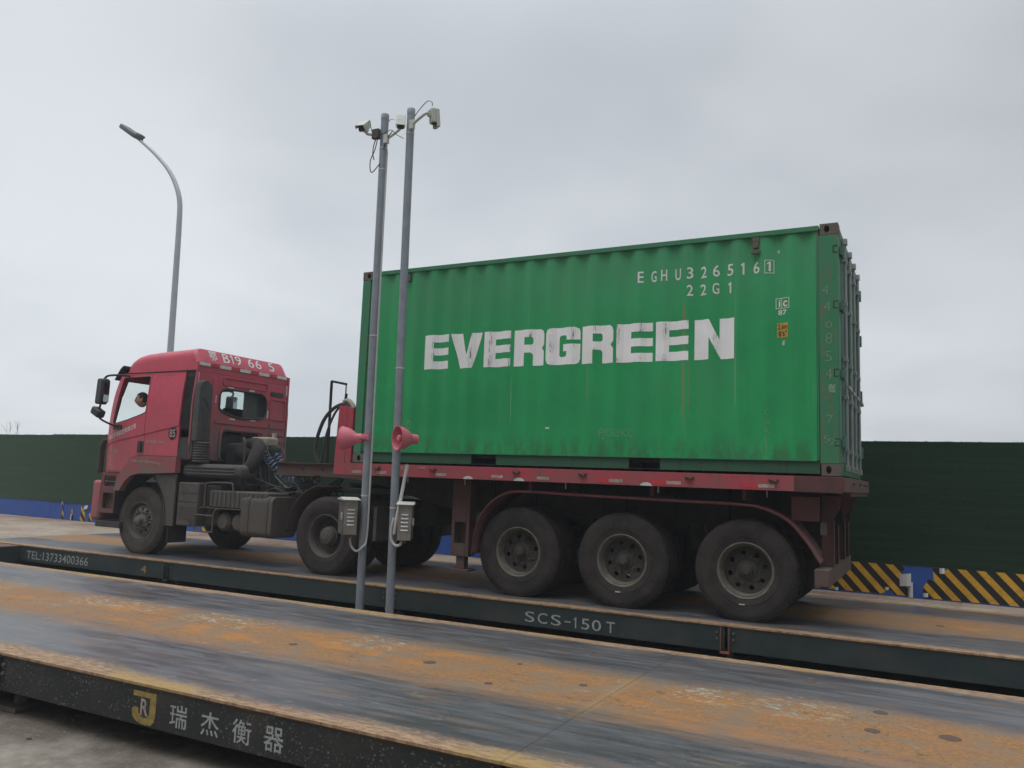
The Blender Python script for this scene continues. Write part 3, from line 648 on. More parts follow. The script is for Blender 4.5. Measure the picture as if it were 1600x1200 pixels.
def wheel(parent, x, y, kind, s=1, dual=True):
    """y = outer face; s=+1: the wheel's inside lies toward +y. Rim is the wheel itself; tyres, disc and hub are its pieces."""
    z = RW - .016; o = (x, y, z); ax = (0, s, 0)
    rim = MB().lathe([(.292, .030), (.296, .022), (.286, .016), (.276, .026), (.262, .04), (.255, .07), (.246, .11), (.243, .26), (.262, .262), (.262, .03)] if kind != 'front' else
                     [(.292, .030), (.296, .022), (.286, .016), (.276, .026), (.262, .04), (.255, .06), (.243, .09), (.243, .26), (.262, .262), (.262, .03)], o, ax, 56)
    w = rim.build('wheel', M_rimlip if kind == 'trailer' else M_rim, parent, origin=o)
    MB_t = tyre(MB(), *o, s); MB_t.build('tyre', M_tyref if kind == 'front' else M_tyre, w, 30)
    if dual:
        t2 = tyre(MB(), x, y + s*.335, z, s); t2.lathe([(.27, .04), (.25, .04), (.25, .26), (.27, .26)], (x, y+s*.335, z), ax, 32); t2.build('tyre', M_tyre, w, 30)
    if kind == 'front':
        holes = [circ(.178*math.cos(2*math.pi*(k+.5)/10), .178*math.sin(2*math.pi*(k+.5)/10), .026, 12) for k in range(10)]
        d = MB().plate(circ(0, 0, .245, 48), holes, lambda a, b, t_: (x+a, y + s*(.075 + t_ - .05*max(0, 1 - abs(math.hypot(a, b)-.13)/.10)), z+b), .012)
        d.build('wheel_disc', M_rimfront, w, 40)
        MB().lathe([(0, .15), (.242, .15), (.242, .16), (0, .16)], o, ax, 32).build('brake_drum', M_rimdark, w)
        h = MB().lathe([(0, -.055), (.045, -.052), (.062, -.04), (.072, -.01), (.078, .02), (.105, .03), (.115, .05), (.115, .08)], o, ax, 32)
        for k in range(10):
            a = 2*math.pi*k/10; c = Vector((x + .140*math.cos(a), y + s*.035, z + .140*math.sin(a))); h.cyl(c + Vector((0, s*.04, 0)), c - Vector((0, s*.028, 0)), .014, 6)
        h.build('hub', M_rimfront, w)
    else:
        dp = .165 if kind == 'drive' else .135
        holes = [circ(.185*math.cos(2*math.pi*(k+.3)/8), .185*math.sin(2*math.pi*(k+.3)/8), .027, 12) for k in range(8)]
        MB().plate(circ(0, 0, .247, 48), holes if kind == 'trailer' else [], lambda a, b, t_: (x+a, y + s*(dp + t_ - .02*max(0, 1-math.hypot(a, b)/.2)), z+b), .010).build('wheel_disc', M_rimdark, w, 40)
        if kind == 'trailer':
            h = MB().lathe([(0, .045), (.040, .048), (.048, .055), (.050, .075), (.062, .078), (.066, .11), (.105, .125), (.11, .15)], o, ax, 32)
            for k in range(10):
                a = 2*math.pi*k/10; c = Vector((x + .140*math.cos(a), y + s*dp, z + .140*math.sin(a))); h.cyl(c, c - Vector((0, s*.035, 0)), .013, 6)
        else:
            h = MB().lathe([(0, .02), (.085, .022), (.10, .03), (.115, .05), (.118, .10), (.135, .11), (.135, .16)], o, ax, 36)
            h.lathe([(0, .012), (.055, .014), (.062, .022)], o, ax, 6)
            for k in range(12):
                a = 2*math.pi*k/12; c = Vector((x + .095*math.cos(a), y + s*.03, z + .095*math.sin(a))); h.cyl(c, c - Vector((0, s*.010, 0)), .009, 6)
        h.build('hub', M_rimdark if kind == 'trailer' else M_rim, w)
    # grease/inner axle end
    return w

# ------------------------------------------------------------------ container
CZ, CL, CW, CH = 1.526, 6.058, 2.438, 2.591
ZT = CZ + CH
P0 = .278
def cy(x):
    t = ((x + 10*P0) / P0) % 1.
    a, b = .012, .046
    return a if t < .26 else a + (b-a)*(t-.26)/.24 if t < .5 else b if t < .74 else b - (b-a)*(t-.74)/.26
def dent(x, z):
    n = noise.noise(Vector((x*.8, z*.9, 2.3))) + .6*noise.noise(Vector((x*2.3, z*2.1, 7.1)))
    return .011*max(0., n-.10) + .009*math.exp(-((x-2.0)/.25)**2 - ((z-1.95)/.2)**2) + .008*math.exp(-((x-5.3)/.3)**2 - ((z-1.9)/.25)**2)
ZL = [1.676] + [1.75+.1*k for k in range(23)] + [4.056]
BRK = sorted([k*P0 + f*P0 for k in range(0, 23) for f in (0., .26, .5, .74)])
def on_panel(mb, off=.0025):
    xs = [v.co.x for v in mb.bm.verts]; lo, hi = min(xs), max(xs)
    mb.cut(0, [b for b in BRK if lo < b < hi]).cut(2, ZL[1:-1]); mb.warp(lambda p: Vector((p.x, cy(p.x) + dent(p.x, p.z) - off, p.z)))
    return mb
def container():
    r = empty('shipping_container', (CL/2, CW/2, CZ), 'green corrugated shipping container on the trailer with large white lettering', 'shipping container')
    xs = [.16] + [b for b in BRK if .16 < b < 5.84] + [5.84]
    for far in (0, 1):
        Y = (lambda v: CW - v) if far else (lambda v: v)
        MB().grid([[(x, Y(cy(x) + dent(x, z)), z) for x in xs] for z in ZL]).build('side_panel', M_green, r, 50)
    # top rails, lower rails
    for y0, y1 in ((0, .055), (CW-.055, CW)):
        MB().box(.17, 5.87, y0, y1, 4.052, 4.106).build('top_rail', M_greenframe, r, bevel=.004)
    for s, y0 in ((1, 0), (-1, CW)):
        q = lambda a: y0 + s*a
        for a, b in ((.165, 1.81), (2.16, 3.85), (4.21, 5.865)):
            MB().box(a, b, min(q(.03), q(.036)), max(q(.03), q(.036)), 1.545, 1.672).box(a, b, min(q(.0365), q(.09)), max(q(.0365), q(.09)), 1.545, 1.553).build('lower_rail', M_greenlow, r)
        MB().box(.16, 5.84, min(q(.004), q(.07)), max(q(.004), q(.07)), 1.669, 1.6755).build('rail_lip', M_greenframe, r)
        for a, b in ((1.813, 2.157), (3.853, 4.207)):
            m = MB().box(a, b, min(q(.034), q(.5)), max(q(.034), q(.5)), 1.660, 1.667).box(a, b, min(q(.034), q(.5)), max(q(.034), q(.5)), 1.545, 1.552)
            m.box(a-.004, a+.002, min(q(.034), q(.5)), max(q(.034), q(.5)), 1.5525, 1.6595).box(b-.002, b+.004, min(q(.034), q(.5)), max(q(.034), q(.5)), 1.5525, 1.6595)
            m.box(a, b, min(q(.5), q(.506)), max(q(.5), q(.506)), 1.545, 1.667)
            m.build('forklift_pocket', M_dark, r)
    # corner posts
    for y0, y1 in ((.001, .16), (CW-.16, CW-.001)):
        MB().box(.001, .13, y0, y1, CZ+.118, ZT-.118).box(.1305, .162, y0+.02 if y0 < 1 else y0, y1 if y0 < 1 else y1-.02, 1.676, 4.05).build('corner_post', M_greenframe, r, bevel=.008)
        MB().box(5.868, 6.056, y0, y1, CZ+.118, ZT-.118).box(5.838, 5.8675, y0+.014 if y0 < 1 else y0, y1 if y0 < 1 else y1-.014, 1.676, 4.051).build('corner_post', M_greenframe, r, bevel=.008)
    # corner castings with their oval holes
    for cx0, cx1 in ((0, .178), (CL-.178, CL)):
        for cy0, cy1 in ((0, .162), (CW-.162, CW)):
            for z0, z1 in ((CZ, CZ+.118), (ZT-.118, ZT)):
                m = MB(); near = cy0 < 1; yo = cy0 if near else cy1; s = 1 if near else -1
                xm = (cx0+cx1)/2 + (.012 if cx0 < 1 else .02)*(-1 if cx0 > 1 else 1); zm = (z0+z1)/2
                hole = [(xm + .026*math.cos(t)*(1 if True else 1), zm + .038*math.sin(t)) for t in [2*math.pi*k/16 for k in range(16)]]
                m.plate([(cx0, z0), (cx1, z0), (cx1, z1), (cx0, z1)], [hole], lambda a, b, d: (a, yo + s*d, b), .016)
                m.box(cx0, cx1, min(yo+s*.0165, cy0 if not near else cy1), max(yo+s*.0165, cy1 if near else cy0), z0, z0+.014)
                m.box(cx0, cx1, min(yo+s*.0165, cy0 if not near else cy1), max(yo+s*.0165, cy1 if near else cy0), z1-.014, z1)
                m.box(cx0, cx0+.014, min(yo+s*.0165, cy0 if not near else cy1), max(yo+s*.0165, cy1 if near else cy0), z0+.0145, z1-.0145)
                m.box(cx1-.014, cx1, min(yo+s*.0165, cy0 if not near else cy1), max(yo+s*.0165, cy1 if near else cy0), z0+.0145, z1-.0145)
                yi = yo + s*.075; m.box(cx0+.0145, cx1-.0145, min(yi, yi+s*.01), max(yi, yi+s*.01), z0+.0145, z1-.0145)
                m.build('corner_casting', M_castrust, r, bevel=.004)
    # front end, roof, door end frame
    ys = [.16 + .1*k for k in range(22)] + [CW-.16]
    MB().grid([[(.03 + (.03 if k % 2 else 0), y, z) for k, y in enumerate(ys)] for z in (1.66, 2.8, 4.02)]).build('front_panel', M_green, r, 20)
    MB().box(.02, .10, .17, CW-.17, 4.02, 4.10).box(.02, .12, .17, CW-.17, 1.54, 1.66).build('front_rail', M_greenframe, r)
    MB().grid([[(x, y, 4.095 - (.012 if k % 2 else 0)) for k, x in enumerate([.10 + .07*j for j in range(84)])] for y in (.056, CW-.056)]).build('roof_panel', M_greenframe, r, 20)
    MB().box(.17, 5.86, .10, CW-.10, 1.62, 1.655).build('floor', M_dark, r)
    MB().box(5.94, 6.056, .165, CW-.165, 4.0, 4.108).build('door_header', M_greenframe, r, bevel=.006)
    MB().box(5.94, 6.056, .165, CW-.165, 1.535, 1.66).build('door_sill', M_greenframe, r, bevel=.006)
    for k, (a, b) in enumerate(((.168, 1.214), (1.224, 2.270))):
        m = MB(); n = 12
        P = [a+.06 + (b-a-.12)*j/ n for j in range(n+1)]
        m.grid([[(6.028 + (.02 if (j//1) % 2 else 0), y, z) for j, y in enumerate(P)] for z in (1.72, 2.9, 3.94)])
        m.box(6.012, 6.052, a, a+.0605, 1.665, 3.995).box(6.012, 6.052, b-.0605, b, 1.665, 3.995).box(6.012, 6.052, a+.061, b-.061, 1.665, 1.722).box(6.012, 6.052, a+.061, b-.061, 3.938, 3.995)
        door = m.build('door', M_door, r, 20)
        for yy in (a+.26, b-.24):
            q = MB().cyl((6.083, yy, 1.60), (6.083, yy, 4.03), .0165, 10)
            for z in (1.60, 4.01): q.box(6.064, 6.108, yy-.035, yy+.035, z-.02, z+.045)
            for z in (1.80, 2.35, 2.75, 3.35, 3.82): q.box(6.0545, 6.102, yy-.04, yy+.04, z-.022, z+.022)
            q.build('lock_rod', M_rod, door, bevel=.003)
            MB().obox((6.108, yy+.14, 2.46), (.012, .36, .03)).box(6.0545, 6.105, yy+.26, yy+.31, 2.44, 2.50).build('door_handle', M_rod, door, bevel=.003)
        yh = a if k == 0 else b
        for z in (1.86, 2.56, 3.26, 3.84):
            MB().box(6.058, 6.085, yh-.075 if k == 0 else yh-.13, yh+.13 if k == 0 else yh+.075, z-.04, z+.04).cyl((6.088, yh-.012 if k == 0 else yh+.012, z-.07), (6.088, yh-.012 if k == 0 else yh+.012, z+.07), .016, 8).build('hinge', M_door, door, bevel=.003)
    # notches in the rear post beside the hinges
    for z in (1.86, 2.56, 3.26, 3.84):
        MB().plate([(6.005, z-.04), (6.0545, z-.04), (6.0545, z-.030), (6.016, z-.030), (6.016, z+.030), (6.0545, z+.030), (6.0545, z+.04), (6.005, z+.04)], [], lambda a, b, d: (a, -.0012+d, b), .02).build('hinge_recess', M_dark, r)
    # big painted name
    E_ = [(0, 0), (1, 0), (1, .23), (.40, .23), (.40, .40), (1, .40), (1, .61), (.40, .61), (.40, .78), (1, .78), (1, 1), (0, 1)]
    V_ = [(0, 1), (.36, 1), (.53, .38), (.68, 1), (1, 1), (.70, 0), (.30, 0)]
    R_ = [(0, 0), (.36, 0), (.36, .36), (.58, .36), (.64, .30), (.64, 0), (1, 0), (1, .38), (.92, .48), (1, .57), (1, .84), (.96, .95), (.86, 1), (0, 1)]
    Rh = [[(.36, .58), (.60, .58), (.64, .62), (.64, .74), (.60, .79), (.36, .79)]]
    G_ = [(.14, 0), (.04, .04), (0, .14), (0, .86), (.04, .96), (.14, 1), (.86, 1), (.97, .95), (1, .84), (1, .66), (.62, .66), (.62, .74), (.58, .79), (.42, .79), (.38, .74), (.38, .26), (.42, .21), (.58, .21), (.62, .26), (.62, .36), (.50, .36), (.50, .55), (1, .55), (1, .14), (.96, .04), (.86, 0)]
    N_ = [(0, 0), (.37, 0), (.37, .55), (.66, 0), (1, 0), (1, 1), (.63, 1), (.63, .48), (.37, 1), (0, 1)]
    for sh_, hl, a, b in ((E_, [], 1.04, 1.42), (V_, [], 1.45, 1.90), (E_, [], 1.94, 2.31), (R_, Rh, 2.35, 2.76), (G_, [], 2.79, 3.22), (R_, Rh, 3.245, 3.64), (E_, [], 3.68, 4.10), (E_, [], 4.14, 4.515), (N_, [], 4.575, 5.01)):
        m = MB(); f = lambda p: (a + p[0]*(b-a), 2.745 + p[1]*.445)
        lp = [[f(p) for p in sh_]] + [[f(p) for p in h] for h in hl]
        flat = [p for q in lp for p in q]
        tr = tessellate_polygon([[Vector((p[0], p[1], 0)) for p in q] for q in lp])
        m.faces([(p[0], 0, p[1]) for p in flat], tr)
        on_panel(m).build('painted_letter', M_letters, r, 0)
    fl = lambda a, b: (a, 0, b)
    for ch, x in zip('EGHU326516', (3.92, 4.07, 4.195, 4.35, 4.49, 4.64, 4.78, 4.93, 5.095, 5.205)):
        m = MB(); one(m, x, 3.655, 3.785, fl, .018) if ch == '1' else put_text(m, ch, x, x+.068, 3.655, 3.785, fl, .010)
        on_panel(m).build('number_character', M_white, r, 0)
    for ch, x in zip('22G1', (4.49, 4.635, 4.775, 4.955)):
        m = MB(); one(m, x, 3.462, 3.585, fl, .018) if ch == '1' else put_text(m, ch, x, x+.068, 3.462, 3.585, fl, .010)
        on_panel(m).build('number_character', M_white, r, 0)
    m = MB()
    one(m, 5.368, 3.668, 3.772, fl, .02); on_panel(m).build('number_character', M_white, r, 0); m = MB()
    for a, b, c, d in ((5.325, 5.42, 3.645, 3.651), (5.325, 5.42, 3.785, 3.791), (5.325, 5.331, 3.651, 3.785), (5.414, 5.42, 3.651, 3.785)): m.faces([(a, 0, c), (b, 0, c), (b, 0, d), (a, 0, d)], [(0, 1, 2, 3)])
    on_panel(m).build('check_digit_frame', M_white, r, 0)
    m = MB(); put_text(m, 'i', 5.465, 5.482, 3.275, 3.355, fl, .02); put_text(m, 'c', 5.510, 5.555, 3.275, 3.34, fl, .02); put_text(m, '87', 5.46, 5.55, 3.19, 3.245, fl, .02)
    for a, b, c, d in ((5.435, 5.575, 3.258, 3.264), (5.435, 5.575, 3.366, 3.372), (5.435, 5.441, 3.264, 3.366), (5.569, 5.575, 3.264, 3.366), (5.493, 5.498, 3.264, 3.366)): m.faces([(a, 0, c), (b, 0, c), (b, 0, d), (a, 0, d)], [(0, 1, 2, 3)])
    on_panel(m, .003).build('approval_mark', M_white, r, 0)
    m = MB(); m.faces([(5.45, 0, 2.95), (5.562, 0, 2.95), (5.562, 0, 3.105), (5.45, 0, 3.105)], [(0, 1, 2, 3)]); on_panel(m, .003).build('height_label', M_yellow, r, 0)
    m = MB(); put_text(m, '2.6m', 5.457, 5.555, 3.037, 3.092, fl, .01); put_text(m, "8'6\"", 5.462, 5.55, 2.963, 3.02, fl, .01); on_panel(m, .0055).build('height_figures', M_dark, r, 0)
    for x, z, w, h in ((5.455, 3.86, .02, .035), (5.50, 2.87, .025, .05), (2.81, 1.985, .05, .022)): 
        m = MB(); m.faces([(x, 0, z), (x+w, 0, z-.004), (x+w*1.1, 0, z+h), (x+.004, 0, z+h*.8)], [(0, 1, 2, 3)]); on_panel(m, .003).build('paper_scrap', M_peel, r, 0)
    # tie-down latch under the top rail and small rivet plates
    MB().box(5.205, 5.265, -.002, .030, 3.93, 4.0).box(5.19, 5.28, -.012, .02, 3.865, 3.905).box(5.20, 5.27, -.002, .03, 4.0, 4.045).build('vent_cover', M_castrust, r, bevel=.004)
    MB().box(.72, .78, -.001, .03, 3.93, 4.02).build('vent_cover', M_castrust, r, bevel=.004)
    # hand written chalk marks
    m = MB()
    for ch, x, z, h in (('4', 5.90, 3.37, .12), ('4', 5.915, 3.20, .11), ('0', 5.93, 3.02, .08), ('8', 5.93, 2.86, .13), ('5', 5.925, 2.68, .12), ('4', 5.925, 2.50, .12), ('1', 5.955, 2.36, .10), ('7', 5.93, 2.05, .10), ('5', 5.90, 1.86, .08), ('2', 5.96, 1.84, .07)):
        put_text(m, ch, x, x+.062, z, z+h*.85, lambda a, b: (a, -.0015, b), -.018)
    m.build('chalk_writing', M_chalk, r, 0)
    m = MB()
    put_text(m, 'FJOUKC', 3.48, 3.90, 1.87, 1.99, fl, -.016); put_text(m, 'BUILD', .66, .90, 1.97, 2.08, fl, -.016)
    for ch, z in zip('CSKL', (2.14, 2.05, 1.95, 1.85)): put_text(m, ch, 5.33, 5.375, z, z+.06, fl, -.012)
    on_panel(m, .0022).build('chalk_writing', M_chalk, r, 0)
container()

# ------------------------------------------------------------------ semi trailer
def trailer():
    r = empty('semi_trailer', (3.0, 1.22, 0), 'red flatbed semi trailer with three axles under the green container', 'trailer')
    for far in (0, 1):
        q = (lambda a: CW-a) if far else (lambda a: a)
        B = lambda m, x0, x1, a, b, z0, z1: m.box(x0, x1, min(q(a), q(b)), max(q(a), q(b)), z0, z1)
        rail = B(B(MB(), -.19, 6.08, -.022, -.014, 1.360, 1.515), -.19, 6.08, -.0135, .055, 1.507, 1.515)
        B(rail, -.19, 6.08, -.0135, .055, 1.360, 1.368)
        sr = rail.build('side_rail', M_trail, r, bevel=.003)
        B(MB(), 5.62, 6.078, -.0245, -.0225, 1.358, 1.513).build('rusty_rail_end', M_traildirty, sr)
        # small tie hooks and reflective strips
        for x in (.43, 1.29, 2.47, 3.32, 4.55, 5.42):
            m = B(MB(), x-.05, x+.05, -.045, -.0225, 1.462, 1.478); m.cyl((x-.03, q(-.05), 1.474), (x+.035, q(-.055), 1.45), .012, 8); m.build('tie_hook', M_goose, sr, bevel=.002)
        for x in (.02, .42, 1.34, 2.13, 2.74, 3.64, 4.30, 5.27):
            w = .16
            B(MB(), x, x+w, -.0245, -.0225, 1.387, 1.422).build('reflective_strip', M_reflectworn, sr)
            if x > 3: B(MB(), x-.17, x-.002, -.0245, -.0225, 1.383, 1.427).build('reflective_strip', M_reflectred, sr)
        for x in (1.81, 2.51, 4.07):
            m = MB().plate([(x-.07, 1.362), (x+.07, 1.362), (x+.055, 1.385), (x+.02, 1.40), (x-.03, 1.397), (x-.06, 1.38)], [], lambda a, b, d: (a, q(-.0243+d), b), .0015); m.build('peeling_patch', M_peel, sr, 0)
        for x in (.9, 1.75, 3.1, 4.2, 5.35): MB().cyl((x, q(.01), 1.358), (x, q(.01), 1.29), .006, 6).build('chain_stub', M_rod, sr)
        # main beam with gooseneck
        o = [(-2.0, 1.50), (-2.0, 1.335), (-1.2, 1.33), (-.5, 1.30), (0., 1.22), (.8, 1.02), (1.2, .95), (5.9, .95), (6.0, 1.05), (6.0, 1.50)]
        holes = [circ(-1.48, 1.42, .035, 14), circ(-1.10, 1.42, .035, 14)]
        yb = .72
        gn = [(-2.0, 1.50), (-2.0, 1.335), (-1.2, 1.33), (-.5, 1.30), (-.3, 1.27), (-.3, 1.50)]
        m = MB().plate(gn, holes, lambda a, b, d: (a, q(yb+d), b), .012)
        B(m, -2.0, -.301, yb-.05, yb+.06, 1.5005, 1.513); B(m, -2.0, -1.2, yb-.05, yb+.06, 1.318, 1.3335)
        m.build('gooseneck', M_goose, r)
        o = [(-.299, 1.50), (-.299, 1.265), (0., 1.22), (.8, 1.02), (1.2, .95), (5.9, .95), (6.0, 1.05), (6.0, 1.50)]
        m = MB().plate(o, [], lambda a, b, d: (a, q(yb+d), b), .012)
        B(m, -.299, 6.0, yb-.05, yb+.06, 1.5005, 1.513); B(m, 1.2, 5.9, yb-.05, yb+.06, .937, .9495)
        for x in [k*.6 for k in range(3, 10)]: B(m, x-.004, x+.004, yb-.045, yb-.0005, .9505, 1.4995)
        m.build('main_beam', M_chassis, r)  # darker than the gooseneck: shade under the container put into the colour
        # mudguard over the three axles
        pr = \
            spline([(a, 0, b) for a, b in [(1.86, .46), (1.87, .66), (1.94, .90), (2.08, 1.09), (2.28, 1.215), (2.5, 1.25), (3.2, 1.24), (4.3, 1.225), (5.08, 1.215), (5.32, 1.18), (5.55, 1.07), (5.72, .88), (5.86, .66)]], 5)
        m = MB()
        m.grid([[(p.x, q(y), p.z - dz) for p in pr] for y, dz in ((.05, .028), (.048, 0), (.30, 0), (.60, 0))])
        m.build('mudguard', M_mudg, r, 60).modifiers.new('thickness', 'SOLIDIFY').thickness = .006
        for x in (2.6, 4.1, 5.1): B(MB(), x-.02, x+.02, .10, .72, 1.252, 1.36).build('mudguard_bracket', M_traildirty, r)
        # landing leg
        ll = B(MB(), 1.40, 1.70, .28, .36, .40, 1.34); B(ll, 1.45, 1.65, .2795, .2795+.0, .5, .6) if 0 else None
        leg = B(MB(), 1.43, 1.475, .26, .42, .40, 1.345); B(leg, 1.64, 1.69, .26, .42, .40, 1.345); B(leg, 1.4755, 1.6395, .40, .42, .40, 1.345); B(leg, 1.4755, 1.6395, .26, .275, .82, 1.345); B(leg, 1.4755, 1.6395, .26, .275, .40, .56)
        ll.bm.free()
        lg = leg.build('landing_leg', M_traildirty, r, bevel=.003)
        B(B(MB(), 1.50, 1.62, .29, .39, .24, .42), 1.42, 1.70, .24, .44, .215, .24).build('foot', M_goose, lg, bevel=.004)
        # underrun supports behind the wheels
        for yy in (.42, .86):
            m = MB().plate([(5.83, 1.325), (6.03, 1.325), (6.01, 1.2), (5.94, 1.08), (5.94, .605), (5.83, .605)], [], lambda a, b, d: (a, q(yy+d), b), .008)
            B(m, 5.9405, 5.950, yy-.02, yy+.035, .605, 1.075); m.build('underrun_support', M_traildirty, r, bevel=.002)
        B(MB(), 5.55, 5.82, .42-.16, .42-.05, 1.06, 1.31).build('tool_box', M_mudg if not far else M_traildirty, r, bevel=.006)
        B(MB(), 5.84, 5.90, .20, .23, .93, 1.055).build('tail_lamp', M_tank, r, bevel=.004)
        # twist lock blocks at the corners
        for x in (.0, 5.88): B(MB(), x+.02, x+.16, .02, .15, 1.5155, 1.5245).build('twist_lock', M_goose, r)
        for x in (5.105, 3.745, 2.44):
            w = wheel(r, x, q(.13), 'trailer', -1 if far else 1)
            if x > 3: MB().obox((x-.03, q(.128), RW-.36), (.06, .004, .012)).build('sidewall_mark', M_peel, w, 0)
        # leaf springs and hangers
        for x in (5.105, 3.745, 2.44):
            m = MB()
            for k in range(4): m.grid([[(x + (t-.5)*(1.0-.18*k), q(.80+w), .72 + .05*math.cos((t-.5)*2.6)*1. - .06 + .016*(3-k)) for t in [j/8 for j in range(9)]] for w in (0, .08)])
            m.build('leaf_spring', M_chassis, r, 60).modifiers.new('thickness', 'SOLIDIFY').thickness = .012
        for x in (1.75, 3.09, 4.42, 5.75): B(MB(), x-.06, x+.06, .74, .90, .66, .937).build('spring_hanger', M_chassis, r, bevel=.004)
    for x in (5.105, 3.745, 2.44):
        MB().cyl((x, .30, RW), (x, CW-.30, RW), .065, 14).build('axle', M_chassis, r)
        MB().cyl((x+.22, .95, .72), (x+.22, 1.18, .72), .085, 16).build('brake_chamber', M_chassis, r)
    for x in [-.1 + .55*k for k in range(12)]:
        m = MB(); 
        for a, b in ((.056, .66), (.79, 1.64), (1.79, CW-.056)): m.box(x-.03, x+.03, a, b, 1.375, 1.5)
        m.build('cross_member', M_goose, r)
    # rear end beam facing backwards
    eb = MB().box(6.0805, 6.15, -.015, CW+.015, 1.368, 1.510).build('end_beam', M_goose, r, bevel=.005)
    for y in (.25, 1.0, 1.65, 2.2): MB().box(6.152, 6.175, y-.03, y+.03, 1.44, 1.465).build('tie_hook', M_goose, eb)
    MB().box(6.03, 6.14, .1, CW-.1, 1.330, 1.366).build('end_flange', M_traildirty, r)
    MB().box(5.80, 5.94, .05, 2.38, .43, .60).build('rear_bumper', M_goose, r, bevel=.008)
    # headboard posts at the front of the bed
    for far in (0, 1):
        q = (lambda a: CW-a) if far else (lambda a: a)
        m = MB().plate([(-.30, 1.365), (-.19, 1.365), (-.12, 1.52), (-.12, 2.28), (-.26, 2.28)], [], lambda a, b, d: (a, q(-.018+d), b), .010)
        m.box(-.118, -.02, min(q(-.015), q(.045)), max(q(-.015), q(.045)), 1.516, 2.26)
        m.build('headboard_post', M_trail, r, bevel=.003)
    MB().box(-.245, -.20, .0, CW, 1.517, 2.25).build('headboard', M_traildirty, r, bevel=.004)
    # suspended air line mast above the gooseneck
    ms = MB().tube([(-1.44, 1.2, 1.50), (-1.45, 1.2, 2.80)], .022, 8).tube([(-1.45, 1.2, 2.80), (-1.15, 1.2, 2.745)], .018, 8).tube([(-1.16, 1.2, 2.74), (-1.155, 1.2, 2.46)], .010, 6).tube([(-1.145, 1.2, 2.60), (-1.155, 1.2, 2.50)], .022, 8)
    ms.build('hose_mast', M_chassis, r)
    MB().tube(spline([(-1.62, 1.2, 1.52), (-1.70, 1.2, 1.75), (-1.58, 1.2, 2.15), (-1.38, 1.2, 2.37), (-1.15, 1.2, 2.44), (-.95, 1.2, 2.36), (-.80, 1.15, 2.10), (-.30, 1.1, 1.75)]), .028, 8).build('air_hose', M_rubber, r)
    MB().tube(spline([(-1.52, 1.15, 1.52), (-1.45, 1.15, 1.95), (-1.30, 1.15, 2.30), (-1.14, 1.15, 2.42), (-1.0, 1.15, 2.36), (-.85, 1.1, 2.2)]), .018, 8).build('air_hose', M_rubber, r)
    MB().tube(spline([(-1.18, 1.2, 2.47), (-1.10, 1.2, 2.49), (-1.02, 1.2, 2.43), (-.98, 1.2, 2.36)], 5), .040, 8).build('hose_sleeve', M_cream, r)
    MB().box(-1.9, 1.0, .735, 1.70, 1.300, 1.317).build('coupler_plate', M_chassis, r)
    MB().cyl((.6, .95, .85), (.6, 1.5, .85), .16, 20).build('air_tank', M_chassis, r)
    # short lettering on the rail between the poles
    t = MB(); rf = lambda a, b: (a, -.0245, b)
    put_text(t, '荆', .80, .86, 1.445, 1.50, rf, .0); put_text(t, 'T', .90, .94, 1.45, 1.495, rf, .01); put_text(t, 'MM', 1.08, 1.17, 1.45, 1.495, rf, .01)
    t.build('rail_lettering', M_whitefade, r, 0)
    return r
trailer()

# ------------------------------------------------------------------ tractor
def interp(t, pts):
    for (a, b), (c, d) in zip(pts, pts[1:]):
        if t <= c: return b + (d-b)*max(0, (t-a))/(c-a)
    return pts[-1][1]
def crease(x): return 1.725 + (x+5.25)/1.70*.30
def cab_y(x, z):
    y = .15 + .075*max(0, (z-2.05)/.9)**2 + .11*max(0, (-4.95-x)/.40)**2
    return y + .012*min(1, max(0, (crease(x)-z)/.02))
def cab_x(z): return interp(z, [(1.2, -5.30), (1.5, -5.335), (1.78, -5.34), (2.03, -5.31), (2.5, -5.215), (2.85, -5.08), (2.9, -5.06)])
def side_cut(m):
    m.cut(0, [-5.3+.08*k for k in range(24)]).cut(2, [1.3+.1*k for k in range(17)])
    for off in (0, -.02):
        a = Vector((-5.25, 0, 1.725+off)); n = Vector((-.30/1.70, 0, 1))
        bmesh.ops.bisect_plane(m.bm, geom=m.bm.verts[:]+m.bm.edges[:]+m.bm.faces[:], plane_co=a, plane_no=n)
    return m
CWI = 2.45
